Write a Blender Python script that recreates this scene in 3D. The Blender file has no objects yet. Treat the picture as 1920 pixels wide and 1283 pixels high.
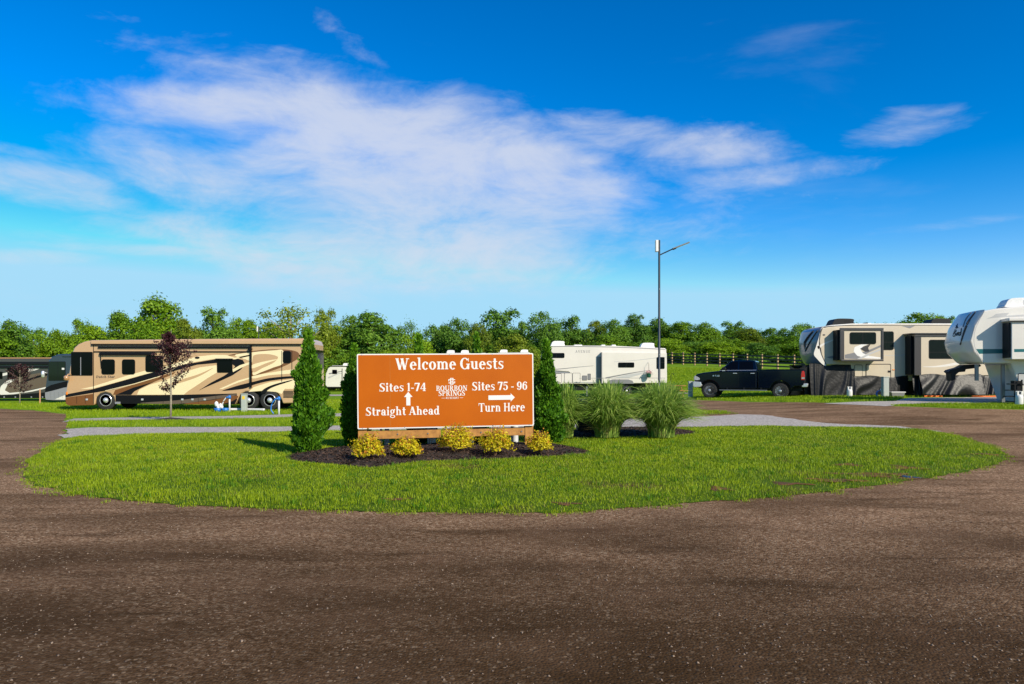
import bpy, bmesh, math, random
import numpy as np
from mathutils import Vector, Matrix
from mathutils.geometry import delaunay_2d_cdt

R = math.radians
random.seed(7)
rng = np.random.default_rng(11)
sc = bpy.context.scene
COL = sc.collection

# ------------------------------------------------------------------ camera
F, CX, HY, CH = 1333.0, 960.0, 704.0, 1.65      # focal length and horizon measured in photo pixels, eye height
cam_d = bpy.data.cameras.new('camera')
cam_d.sensor_width = 36.0
cam_d.lens = 36.0 * F / 1920.0
cam_d.shift_y = (HY - 641.5) / 1920.0
cam_d.clip_end = 6000
cam = bpy.data.objects.new('camera', cam_d)
cam.location = (0, 0, CH)
cam.rotation_euler = (R(90), 0, 0)
COL.objects.link(cam)
sc.camera = cam

# ------------------------------------------------------------------ sun, sky, exposure
SUN_TRAVEL = Vector((-0.66, 0.77, -0.62)).normalized()
sun_d = bpy.data.lights.new('sun', 'SUN')
sun_d.energy = 4.9
sun_d.angle = R(0.53)
sun_d.color = (1.0, 0.91, 0.76)
sun = bpy.data.objects.new('sun', sun_d)
sun.rotation_euler = SUN_TRAVEL.to_track_quat('-Z', 'Y').to_euler()
sun.location = (20, -20, 25)
COL.objects.link(sun)
sv = -SUN_TRAVEL
SUN_EL = math.asin(sv.z)
SUN_AZ = math.atan2(sv.x, sv.y)

sc.view_settings.view_transform = 'Standard'
sc.view_settings.look = 'None'
sc.view_settings.exposure = 0.24
sc.view_settings.gamma = 1.0
sc.view_settings.use_curve_mapping = False

world = bpy.data.worlds.new('World')
sc.world = world
world.use_nodes = True
wn, wl = world.node_tree.nodes, world.node_tree.links
wn.clear()

def wnode(t, **kw):
    n = wn.new(t)
    for k, v in kw.items():
        setattr(n, k, v)
    return n

def wmath(op, a, b=None, c=None, clamp=False):
    n = wn.new('ShaderNodeMath')
    n.operation = op
    n.use_clamp = clamp
    for i, v in enumerate((a, b, c)):
        if v is None:
            continue
        if isinstance(v, (int, float)):
            n.inputs[i].default_value = v
        else:
            wl.new(v, n.inputs[i])
    return n.outputs[0]

w_out = wnode('ShaderNodeOutputWorld')
w_bg = wnode('ShaderNodeBackground')
w_bg.inputs['Strength'].default_value = 0.143
wl.new(w_bg.outputs[0], w_out.inputs[0])
sky = wnode('ShaderNodeTexSky', sky_type='NISHITA', sun_disc=False)
sky.sun_elevation = SUN_EL
sky.sun_rotation = SUN_AZ
sky.altitude = 200
sky.air_density = 1.0
sky.dust_density = 0.6
sky.ozone_density = 2.5
hs = wnode('ShaderNodeHueSaturation')
hs.inputs['Saturation'].default_value = 1.6
hs.inputs['Value'].default_value = 1.0
wl.new(sky.outputs[0], hs.inputs['Color'])
def wvec(op, a, b):
    n = wn.new('ShaderNodeVectorMath'); n.operation = op
    wl.new(a, n.inputs[0])
    n.inputs[1].default_value = b if isinstance(b, tuple) else (b, b, b)
    return n.outputs[0]
KS = .174                                    # deeper blue overhead, pale but not burnt out at the horizon
gam = wnode('ShaderNodeGamma'); gam.inputs['Gamma'].default_value = 1.22
wl.new(wvec('MULTIPLY', hs.outputs[0], KS), gam.inputs['Color'])
sky_col = wvec('MULTIPLY', wvec('MINIMUM', wvec('MULTIPLY', gam.outputs[0], (1.6, 1.16, 1.12)), (.40, .745, .98)), 1 / KS)
tc = wnode('ShaderNodeTexCoord')
sep = wnode('ShaderNodeSeparateXYZ')
wl.new(tc.outputs['Generated'], sep.inputs[0])
AZ = wmath('ARCTAN2', sep.outputs[0], sep.outputs[1])
EL = wmath('ARCSINE', sep.outputs[2])
comb = wnode('ShaderNodeCombineXYZ')
wl.new(AZ, comb.inputs[0])
wl.new(EL, comb.inputs[1])

def wnoise(scale, sx, sy, rot, detail, rough, off=(0, 0, 0), dist=0.0):
    m = wnode('ShaderNodeMapping')
    m.inputs['Scale'].default_value = (sx, sy, 1)
    m.inputs['Rotation'].default_value = (0, 0, rot)
    m.inputs['Location'].default_value = off
    wl.new(comb.outputs[0], m.inputs['Vector'])
    n = wnode('ShaderNodeTexNoise')
    n.inputs['Scale'].default_value = scale
    n.inputs['Detail'].default_value = detail
    n.inputs['Roughness'].default_value = rough
    n.inputs['Distortion'].default_value = dist
    wl.new(m.outputs[0], n.inputs['Vector'])
    return n.outputs['Fac']

# cirrus banks: (pixel x, pixel y, half width, half height, tilt in degrees, weight), turned into azimuth and elevation
BANKS = [(450, 200, 280, 46, 6, 1.1), (780, 255, 440, 78, -9, 1.15), (790, 360, 500, 140, -4, 1.12), (750, 470, 400, 85, 0, 1.1), (430, 330, 290, 65, -4, .95),
         (1230, 265, 270, 42, -8, .85), (1400, 335, 330, 26, 2, .6), (1690, 240, 135, 34, 3, .9), (90, 350, 220, 36, -2, .85),
         (655, 75, 90, 22, -30, .5), (420, 425, 280, 36, 3, .7), (60, 482, 150, 14, 3, .75), (330, 470, 260, 12, 2, .7), (1105, 478, 90, 9, 0, .5),
         (1760, 425, 150, 11, 2, .45), (260, 462, 330, 12, -2, .5), (1150, 380, 330, 50, -3, .5), (60, 288, 200, 12, -3, .45),
         (395, 105, 26, 20, 60, .45), (1330, 550, 200, 10, 0, .3)]
total = None
for (bx_, by_, rx_, ry_, tilt, wt) in BANKS:
    a0 = math.atan((bx_ - CX) / F)
    e0 = math.atan((HY - by_) / F * math.cos(a0))
    k = math.cos(a0) ** 2
    ct, st = math.cos(R(tilt)), math.sin(R(tilt))
    da = wmath('SUBTRACT', AZ, a0)
    de = wmath('SUBTRACT', EL, e0)
    u = wmath('ADD', wmath('MULTIPLY', da, ct / (rx_ / F * k)), wmath('MULTIPLY', de, st / (rx_ / F * k)))
    v = wmath('ADD', wmath('MULTIPLY', da, -st / (ry_ / F)), wmath('MULTIPLY', de, ct / (ry_ / F)))
    d2 = wmath('ADD', wmath('MULTIPLY', u, u), wmath('MULTIPLY', v, v))
    g = wmath('MULTIPLY', wmath('EXPONENT', wmath('MULTIPLY', wmath('POWER', d2, 1.5), -0.75)), wt)
    total = g if total is None else wmath('MAXIMUM', total, g)
n1 = wnoise(5.5, 1.0, 2.0, 0.08, 12, 0.64, dist=0.5)
n3 = wnoise(16, 1.0, 3.4, 0.12, 8, 0.62, off=(1, 4, 0), dist=0.7)
n2 = wnoise(3.0, 1.0, 5.0, -0.06, 6, 0.5, off=(3, 1, 0), dist=0.2)
nsum = wmath('ADD', wmath('ADD', wmath('MULTIPLY', n1, 0.70), wmath('MULTIPLY', n2, 0.30)), wmath('MULTIPLY', n3, .20))       # about 0.6 on average
edge = wmath('ADD', wmath('MULTIPLY', total, 1.0), wmath('MULTIPLY', wmath('SUBTRACT', nsum, 0.61), 2.5))
mr = wnode('ShaderNodeMapRange', interpolation_type='SMOOTHSTEP')
mr.inputs['From Min'].default_value = 0.24
mr.inputs['From Max'].default_value = 1.35
wl.new(edge, mr.inputs['Value'])
# thin veil that goes on round the whole sky
veil = wnoise(1.6, 1.0, 3.2, 0.1, 7, 0.6, off=(7, 2, 0), dist=0.5)
mv = wnode('ShaderNodeMapRange', interpolation_type='SMOOTHSTEP')
mv.inputs['From Min'].default_value = 0.55
mv.inputs['From Max'].default_value = 0.95
mv.inputs['To Max'].default_value = 0.5
wl.new(veil, mv.inputs['Value'])
dens = wmath('MULTIPLY', wmath('MAXIMUM', mr.outputs[0], mv.outputs[0]), 0.82, clamp=True)
wmix = wnode('ShaderNodeMix', data_type='RGBA')
wl.new(dens, wmix.inputs['Factor'])
wl.new(sky_col, wmix.inputs['A'])
wmix.inputs['B'].default_value = (4.1, 4.35, 5.0, 1)
wl.new(wmix.outputs['Result'], w_bg.inputs['Color'])

# ------------------------------------------------------------------ helpers
def lin(r, g, b):
    def f(c):
        c /= 255.0
        return c / 12.92 if c <= 0.04045 else ((c + 0.055) / 1.055) ** 2.4
    return (f(r), f(g), f(b), 1.0)

def ss(a, b, x):
    t = np.clip((np.asarray(x, float) - a) / (b - a), 0, 1)
    return t * t * (3 - 2 * t)

def terrain(x, y):
    x = np.asarray(x, float); y = np.asarray(y, float)
    left = -0.25 * ss(22, 38, y) - 0.2 * ss(40, 65, y)
    right = 0.5 * ss(17, 32, y) + np.interp(y - 10 * (1 - ss(8, 20, x)), [45, 71, 89, 130, 220], [0, 1.7, 2.55, 3.4, 5.0])
    w = ss(-2, 18, x)
    return left * (1 - w) + right * w

def tz(x, y):
    return float(terrain(x, y))

def ground(px, py):
    """point of the ground seen at a photo pixel"""
    ys = np.concatenate([np.arange(2, 60, 0.05), np.arange(60, 300, 0.25)])
    xs = (px - CX) * ys / F
    zr = CH - (py - HY) * ys / F
    h = terrain(xs, ys) - zr
    i = int(np.argmax(h >= 0)) if (h >= 0).any() else len(ys) - 1
    if i > 0 and h[i] > 0:
        t = -h[i - 1] / (h[i] - h[i - 1] + 1e-12)
        Y = ys[i - 1] + t * (ys[i] - ys[i - 1])
    else:
        Y = ys[i]
    return Vector(((px - CX) * Y / F, Y, tz((px - CX) * Y / F, Y)))

def at(px, Y):
    """ground point at depth Y in the direction of pixel column px"""
    X = (px - CX) * Y / F
    return Vector((X, Y, tz(X, Y)))

def link(o, parent=None):
    COL.objects.link(o)
    if parent is not None:
        o.parent = parent
    return o

def tag(o, label, cat, group=None):
    o['label'] = label
    o['category'] = cat
    if group:
        o['group'] = group
    return o

def thing(name, label, cat, loc=(0, 0, 0), rot=(0, 0, 0), group=None):
    o = bpy.data.objects.new(name, None)
    o.empty_display_size = 0.2
    o.location = loc
    o.rotation_euler = rot
    link(o)
    return tag(o, label, cat, group)

def copy_tree(o, parent=None):
    c = o.copy()
    COL.objects.link(c)
    c.parent = parent
    for ch in o.children:
        copy_tree(ch, c)
    return c

class MB:
    """collects simple shapes into one mesh"""
    def __init__(self):
        self.v = []; self.f = []
    def add(self, vs, fs):
        o = len(self.v)
        self.v += [tuple(p) for p in vs]
        self.f += [tuple(i + o for i in f) for f in fs]
        return self
    def box(self, x0, x1, y0, y1, z0, z1):
        return self.add([(x0, y0, z0), (x1, y0, z0), (x1, y1, z0), (x0, y1, z0), (x0, y0, z1), (x1, y0, z1), (x1, y1, z1), (x0, y1, z1)],
                        [(0, 3, 2, 1), (4, 5, 6, 7), (0, 1, 5, 4), (1, 2, 6, 5), (2, 3, 7, 6), (3, 0, 4, 7)])
    def prism(self, pts, y0, y1):
        """outline in x,z pushed from y0 (towards the viewer) to y1"""
        n = len(pts)
        area = sum(pts[i][0] * pts[(i + 1) % n][1] - pts[(i + 1) % n][0] * pts[i][1] for i in range(n))
        if area < 0:
            pts = pts[::-1]
        vs = [(p[0], y0, p[1]) for p in pts] + [(p[0], y1, p[1]) for p in pts]
        fs = [tuple(range(n)), tuple(range(2 * n - 1, n - 1, -1))]
        fs += [(i, i + n, (i + 1) % n + n, (i + 1) % n) for i in range(n)]
        return self.add(vs, fs)
    def tube(self, path, rad, n=8, cap=True):
        path = [Vector(p) for p in path]
        rads = rad if isinstance(rad, (list, tuple)) else [rad] * len(path)
        vs = []
        for i, p in enumerate(path):
            d = (path[min(i + 1, len(path) - 1)] - path[max(i - 1, 0)]).normalized()
            a = Vector((0, 0, 1)) if abs(d.z) < 0.9 else Vector((1, 0, 0))
            u = d.cross(a).normalized(); w = d.cross(u).normalized()
            for k in range(n):
                t = 2 * math.pi * k / n
                vs.append(p + (u * math.cos(t) + w * math.sin(t)) * rads[i])
        fs = []
        for i in range(len(path) - 1):
            for k in range(n):
                fs.append((i * n + k, i * n + (k + 1) % n, (i + 1) * n + (k + 1) % n, (i + 1) * n + k))
        if cap:
            fs.append(tuple(range(n - 1, -1, -1)))
            fs.append(tuple(range((len(path) - 1) * n, len(path) * n)))
        return self.add(vs, fs)
    def lathe(self, prof, axis='z', c=(0, 0, 0), n=24):
        """prof: (radius, height) pairs turned about an axis"""
        vs = []
        for (r, h) in prof:
            for k in range(n):
                t = 2 * math.pi * k / n
                a, b = r * math.cos(t), r * math.sin(t)
                p = (a, b, h) if axis == 'z' else ((a, h, b) if axis == 'y' else (h, a, b))
                vs.append((p[0] + c[0], p[1] + c[1], p[2] + c[2]))
        fs = []
        for i in range(len(prof) - 1):
            for k in range(n):
                fs.append((i * n + k, i * n + (k + 1) % n, (i + 1) * n + (k + 1) % n, (i + 1) * n + k))
        if prof[0][0] > 1e-5:
            fs.append(tuple(range(n - 1, -1, -1)))
        if prof[-1][0] > 1e-5:
            fs.append(tuple(range((len(prof) - 1) * n, len(prof) * n)))
        return self.add(vs, fs)
    def loft(self, rings):
        n = len(rings[0])
        vs = [p for r in rings for p in r]
        fs = []
        for i in range(len(rings) - 1):
            for k in range(n):
                fs.append((i * n + k, i * n + (k + 1) % n, (i + 1) * n + (k + 1) % n, (i + 1) * n + k))
        fs.append(tuple(range(n - 1, -1, -1)))
        fs.append(tuple(range((len(rings) - 1) * n, len(rings) * n)))
        return self.add(vs, fs)
    def build(self, name, mat, parent=None, bevel=0, seg=2, smooth=False, loc=None, fix=True, auto=None):
        me = bpy.data.meshes.new(name)
        me.from_pydata(self.v, [], self.f)
        if fix:
            bm = bmesh.new(); bm.from_mesh(me)
            bmesh.ops.recalc_face_normals(bm, faces=bm.faces)
            bm.to_mesh(me); bm.free()
        me.materials.append(mat)
        if smooth:
            me.polygons.foreach_set('use_smooth', [True] * len(me.polygons))
        o = link(bpy.data.objects.new(name, me), parent)
        if loc is not None:
            o.location = loc
        if bevel:
            m = o.modifiers.new('bevel', 'BEVEL'); m.width = bevel; m.segments = seg; m.limit_method = 'ANGLE'; m.angle_limit = R(35)
        if auto is not None:
            me.polygons.foreach_set('use_smooth', [True] * len(me.polygons))
            bm = bmesh.new(); bm.from_mesh(me)
            for e in bm.edges:
                e.smooth = len(e.link_faces) == 2 and e.calc_face_angle(9) < R(auto)
            bm.to_mesh(me); bm.free()
        return o

def np_mesh(name, verts, faces, mat, parent=None, smooth=False):
    """fast mesh from arrays; faces is (n, k)"""
    me = bpy.data.meshes.new(name)
    nf, k = faces.shape
    me.vertices.add(len(verts)); me.vertices.foreach_set('co', np.ascontiguousarray(verts, dtype=np.float32).ravel())
    me.loops.add(nf * k); me.loops.foreach_set('vertex_index', np.ascontiguousarray(faces, dtype=np.int32).ravel())
    me.polygons.add(nf)
    me.polygons.foreach_set('loop_start', np.arange(0, nf * k, k, dtype=np.int32))
    if smooth:
        me.polygons.foreach_set('use_smooth', np.ones(nf, dtype=bool))
    me.update(calc_edges=True)
    me.materials.append(mat)
    return link(bpy.data.objects.new(name, me), parent)

def smooth_poly(pts, n=6, closed=True):
    """Catmull-Rom through the points"""
    out = []; m = len(pts)
    for i in range(m if closed else m - 1):
        if closed:
            p0, p1, p2, p3 = (pts[(i + j - 1) % m] for j in range(4))
        else:
            p0, p1, p2, p3 = pts[max(i - 1, 0)], pts[i], pts[i + 1], pts[min(i + 2, m - 1)]
        for s in range(n):
            t = s / n
            out.append(tuple(0.5 * (2 * b + (c - a) * t + (2 * a - 5 * b + 4 * c - d) * t * t + (3 * b - a - 3 * c + d) * t ** 3)
                             for a, b, c, d in zip(p0, p1, p2, p3)))
    if not closed:
        out.append(tuple(pts[-1]))
    return out

def rrect(x0, x1, z0, z1, r, n=5):
    r = min(r, (x1 - x0) / 2 - 1e-4, (z1 - z0) / 2 - 1e-4)
    pts = []
    for (cx, cz, a) in ((x1 - r, z1 - r, 0), (x0 + r, z1 - r, 90), (x0 + r, z0 + r, 180), (x1 - r, z0 + r, 270)):
        for k in range(n + 1):
            t = R(a + 90 * k / n)
            pts.append((cx + r * math.cos(t), cz + r * math.sin(t)))
    return pts

def inside(poly, pts):
    """numpy point-in-polygon"""
    x, y = pts[:, 0], pts[:, 1]
    c = np.zeros(len(pts), bool); n = len(poly)
    for i in range(n):
        x0, y0 = poly[i]; x1, y1 = poly[(i + 1) % n]
        if y0 == y1:
            continue
        hit = ((y0 > y) != (y1 > y)) & (x < (x1 - x0) * (y - y0) / (y1 - y0) + x0)
        c ^= hit
    return c

def sheet(name, poly, mat, dz, step, parent=None, height=None, rag=0.0):
    """ground sheet that follows the terrain: poly is a list of (x, y) metres"""
    xs = [p[0] for p in poly]; ys = [p[1] for p in poly]
    dense = []
    for i in range(len(poly)):
        a, b = Vector(poly[i]), Vector(poly[(i + 1) % len(poly)])
        k = max(1, int((b - a).length / step))
        dense += [a + (b - a) * j / k for j in range(k)]
    if rag:
        dense = [p + Vector(rng.normal(0, rag, 2)) for p in dense]
    gx, gy = np.meshgrid(np.arange(min(xs), max(xs), step), np.arange(min(ys), max(ys), step))
    g = np.stack([gx.ravel(), gy.ravel()], 1)
    g = g + rng.uniform(-.05, .05, g.shape) * step
    g = g[inside(poly, g)]
    pts = dense + [Vector((float(p[0]), float(p[1]))) for p in g]
    res = delaunay_2d_cdt(pts, [], [list(range(len(dense)))], 1, 1e-4)
    v2, faces = res[0], res[2]
    arr = np.array([(p.x, p.y) for p in v2])
    z = terrain(arr[:, 0], arr[:, 1]) + dz
    if height is not None:
        z = z + height(arr[:, 0], arr[:, 1])
    me = bpy.data.meshes.new(name)
    me.from_pydata(np.column_stack([arr, z]).tolist(), [], [tuple(f) for f in faces])
    bm = bmesh.new(); bm.from_mesh(me)
    bmesh.ops.recalc_face_normals(bm, faces=bm.faces)
    if sum(f.normal.z for f in bm.faces) < 0:
        bmesh.ops.reverse_faces(bm, faces=bm.faces)
    bm.to_mesh(me); bm.free()
    me.polygons.foreach_set('use_smooth', [True] * len(me.polygons))
    me.materials.append(mat)
    return link(bpy.data.objects.new(name, me), parent)

def gpoly(pix):
    return [tuple(ground(*p).xy) for p in pix]

def edge_distance(poly, pts):
    d = np.full(len(pts), 1e9)
    for i in range(len(poly)):
        a = np.array(poly[i]); b = np.array(poly[(i + 1) % len(poly)])
        ab = b - a
        t = np.clip(((pts - a) @ ab) / (ab @ ab + 1e-12), 0, 1)
        d = np.minimum(d, np.linalg.norm(pts - (a + t[:, None] * ab), axis=1))
    return d

# ------------------------------------------------------------------ materials
def new_mat(name):
    m = bpy.data.materials.new(name)
    m.use_nodes = True
    nt = m.node_tree
    return m, nt.nodes, nt.links, nt.nodes['Principled BSDF']

def mat(name, col, rough=0.5, metal=0.0, spec=0.5, var=0.0, vscale=6.0, bump=0.0, bscale=40.0, coat=0.0, col2=None):
    m, N, L, b = new_mat(name)
    b.inputs['Roughness'].default_value = rough
    b.inputs['Metallic'].default_value = metal
    b.inputs['Specular IOR Level'].default_value = spec
    b.inputs['Coat Weight'].default_value = coat
    b.inputs['Coat Roughness'].default_value = 0.06
    b.inputs['Base Color'].default_value = col
    if var or col2:
        t = N.new('ShaderNodeTexCoord')
        n = N.new('ShaderNodeTexNoise'); n.inputs['Scale'].default_value = vscale; n.inputs['Detail'].default_value = 6
        L.new(t.outputs['Object'], n.inputs['Vector'])
        mx = N.new('ShaderNodeMix'); mx.data_type = 'RGBA'
        c2 = col2 or tuple(max(0, c * (1 - var)) for c in col[:3]) + (1,)
        mx.inputs['A'].default_value = col; mx.inputs['B'].default_value = c2
        rp = N.new('ShaderNodeMapRange'); rp.inputs['From Min'].default_value = .35; rp.inputs['From Max'].default_value = .68
        L.new(n.outputs['Fac'], rp.inputs['Value']); L.new(rp.outputs[0], mx.inputs['Factor'])
        L.new(mx.outputs['Result'], b.inputs['Base Color'])
    if bump:
        t = N.new('ShaderNodeTexCoord')
        n = N.new('ShaderNodeTexNoise'); n.inputs['Scale'].default_value = bscale; n.inputs['Detail'].default_value = 4
        L.new(t.outputs['Object'], n.inputs['Vector'])
        bp = N.new('ShaderNodeBump'); bp.inputs['Strength'].default_value = bump; bp.inputs['Distance'].default_value = 0.02
        L.new(n.outputs['Fac'], bp.inputs['Height']); L.new(bp.outputs[0], b.inputs['Normal'])
    return m

def leaf_mat(name, c1, c2, trans=0.35, rough=0.55, per_object=0.0, patch=0.0):
    """foliage: each leaf its own shade between two greens, lit through from behind"""
    m, N, L, b = new_mat(name)
    out = N['Material Output']
    geo = N.new('ShaderNodeNewGeometry')
    mx = N.new('ShaderNodeMix'); mx.data_type = 'RGBA'
    mx.inputs['A'].default_value = c1; mx.inputs['B'].default_value = c2
    fac = geo.outputs['Random Per Island']
    if per_object:
        oi = N.new('ShaderNodeObjectInfo')
        ma = N.new('ShaderNodeMath'); ma.operation = 'MULTIPLY_ADD'
        L.new(oi.outputs['Random'], ma.inputs[0]); ma.inputs[1].default_value = per_object
        mb = N.new('ShaderNodeMath'); mb.operation = 'MULTIPLY'; mb.inputs[1].default_value = 1 - per_object
        L.new(fac, mb.inputs[0]); L.new(mb.outputs[0], ma.inputs[2]); fac = ma.outputs[0]
    if patch:
        tcn = N.new('ShaderNodeTexCoord'); pn = N.new('ShaderNodeTexNoise'); pn.inputs['Scale'].default_value = .9; pn.inputs['Detail'].default_value = 5; pn.inputs['Roughness'].default_value = .65
        L.new(tcn.outputs['Object'], pn.inputs['Vector'])
        pr_ = N.new('ShaderNodeMapRange'); pr_.inputs['From Min'].default_value = .3; pr_.inputs['From Max'].default_value = .7; pr_.inputs['To Max'].default_value = patch
        L.new(pn.outputs['Fac'], pr_.inputs['Value'])
        pm_ = N.new('ShaderNodeMath'); pm_.operation = 'MULTIPLY_ADD'; pm_.inputs[1].default_value = 1 - patch
        L.new(fac, pm_.inputs[0]); L.new(pr_.outputs[0], pm_.inputs[2]); fac = pm_.outputs[0]
    L.new(fac, mx.inputs['Factor'])
    L.new(mx.outputs['Result'], b.inputs['Base Color'])
    b.inputs['Roughness'].default_value = rough
    b.inputs['Specular IOR Level'].default_value = 0.25
    tr = N.new('ShaderNodeBsdfTranslucent')
    L.new(mx.outputs['Result'], tr.inputs['Color'])
    ms = N.new('ShaderNodeMixShader'); ms.inputs[0].default_value = trans
    L.new(b.outputs[0], ms.inputs[1]); L.new(tr.outputs[0], ms.inputs[2])
    L.new(ms.outputs[0], out.inputs['Surface'])
    return m

def stony(name, stops, stone_scale, patch=None, patch_amt=0.5, rough=0.9, bump=0.6, tint=None, spec=.1):
    """loose stone surface: cells of many greys, with large damp patches and painted-in darkening near the camera"""
    m, N, L, b = new_mat(name)
    t = N.new('ShaderNodeTexCoord')
    vo = N.new('ShaderNodeTexVoronoi'); vo.inputs['Scale'].default_value = stone_scale
    vo.inputs['Randomness'].default_value = 1.0
    L.new(t.outputs['Object'], vo.inputs['Vector'])
    sp = N.new('ShaderNodeSeparateColor'); L.new(vo.outputs['Color'], sp.inputs[0])
    cr = N.new('ShaderNodeValToRGB'); el = cr.color_ramp.elements
    while len(el) < len(stops):
        el.new(0.5)
    for e, (p, c) in zip(el, stops):
        e.position = p; e.color = c
    L.new(sp.outputs[0], cr.inputs[0])
    col = cr.outputs[0]
    def mixin(colr, fac_socket, c2, mode='MIX'):
        mx = N.new('ShaderNodeMix'); mx.data_type = 'RGBA'; mx.blend_type = mode
        L.new(fac_socket, mx.inputs['Factor']); L.new(colr, mx.inputs['A']); mx.inputs['B'].default_value = c2
        return mx.outputs['Result']
    def noise(scale, sx, sy, lo, hi, detail=5, dist=0.6):
        mp = N.new('ShaderNodeMapping'); mp.inputs['Scale'].default_value = (sx, sy, 1)
        L.new(t.outputs['Object'], mp.inputs['Vector'])
        n = N.new('ShaderNodeTexNoise'); n.inputs['Scale'].default_value = scale; n.inputs['Detail'].default_value = detail
        n.inputs['Distortion'].default_value = dist; n.inputs['Roughness'].default_value = 0.6
        L.new(mp.outputs[0], n.inputs['Vector'])
        r = N.new('ShaderNodeMapRange'); r.interpolation_type = 'SMOOTHSTEP'
        r.inputs['From Min'].default_value = lo; r.inputs['From Max'].default_value = hi
        L.new(n.outputs['Fac'], r.inputs['Value'])
        return r
    if patch:
        r = noise(0.42, 0.45, 1.5, .42, .66); r.inputs['To Max'].default_value = patch_amt
        col = mixin(col, r.outputs[0], patch)
        r2 = noise(1.3, 0.35, 1.6, .53, .68); r2.inputs['To Max'].default_value = patch_amt
        col = mixin(col, r2.outputs[0], tuple(c * .8 for c in patch[:3]) + (1,))
    if patch:  # vignette-like darkening painted into the colour towards the camera, broken by noise
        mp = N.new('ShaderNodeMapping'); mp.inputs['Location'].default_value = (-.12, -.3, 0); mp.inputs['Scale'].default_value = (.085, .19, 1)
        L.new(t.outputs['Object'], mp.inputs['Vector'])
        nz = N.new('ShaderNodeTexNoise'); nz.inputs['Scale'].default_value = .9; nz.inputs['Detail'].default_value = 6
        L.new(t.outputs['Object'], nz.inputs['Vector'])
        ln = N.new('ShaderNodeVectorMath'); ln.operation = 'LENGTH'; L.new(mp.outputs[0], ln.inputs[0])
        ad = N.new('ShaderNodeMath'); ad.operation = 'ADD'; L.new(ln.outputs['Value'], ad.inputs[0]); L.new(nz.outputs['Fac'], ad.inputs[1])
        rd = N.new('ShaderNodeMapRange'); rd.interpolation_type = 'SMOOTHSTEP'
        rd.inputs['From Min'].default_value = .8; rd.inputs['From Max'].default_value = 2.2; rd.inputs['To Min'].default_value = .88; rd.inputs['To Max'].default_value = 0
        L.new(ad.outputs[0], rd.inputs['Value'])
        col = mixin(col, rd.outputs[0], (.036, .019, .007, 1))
    if tint:
        r3 = noise(0.9, 0.8, 1.2, .45, .75); r3.inputs['To Max'].default_value = .45
        col = mixin(col, r3.outputs[0], tint)
    # scattered bigger stones, each its own tone
    v2 = N.new('ShaderNodeTexVoronoi'); v2.inputs['Scale'].default_value = stone_scale * .52
    L.new(t.outputs['Object'], v2.inputs['Vector'])
    s2 = N.new('ShaderNodeSeparateColor'); L.new(v2.outputs['Color'], s2.inputs[0])
    g1 = N.new('ShaderNodeMath'); g1.operation = 'GREATER_THAN'; g1.inputs[1].default_value = .72; L.new(s2.outputs[1], g1.inputs[0])
    g2 = N.new('ShaderNodeMath'); g2.operation = 'LESS_THAN'; g2.inputs[1].default_value = .36; L.new(v2.outputs['Distance'], g2.inputs[0])
    g3 = N.new('ShaderNodeMath'); g3.operation = 'MULTIPLY'; L.new(g1.outputs[0], g3.inputs[0]); L.new(g2.outputs[0], g3.inputs[1])
    g4 = N.new('ShaderNodeMath'); g4.operation = 'MULTIPLY'; L.new(g3.outputs[0], g4.inputs[0]); L.new(s2.outputs[2], g4.inputs[1])
    big_col, big_fac = stops[-1][1], g4.outputs[0]
    # fine dust between the stones
    r4 = noise(60, 1, 1, .5, .8, 3, 0); r4.inputs['To Max'].default_value = .5
    col = mixin(col, r4.outputs[0], stops[0][1])
    gs = N.new('ShaderNodeMath'); gs.operation = 'MULTIPLY'; gs.inputs[1].default_value = .4; L.new(big_fac, gs.inputs[0])
    col = mixin(col, gs.outputs[0], big_col)
    L.new(col, b.inputs['Base Color'])
    b.inputs['Roughness'].default_value = rough
    b.inputs['Specular IOR Level'].default_value = spec
    bp = N.new('ShaderNodeBump'); bp.inputs['Strength'].default_value = bump; bp.inputs['Distance'].default_value = 0.012
    bp.invert = True
    L.new(vo.outputs['Distance'], bp.inputs['Height'])
    L.new(bp.outputs[0], b.inputs['Normal'])
    return m

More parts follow.
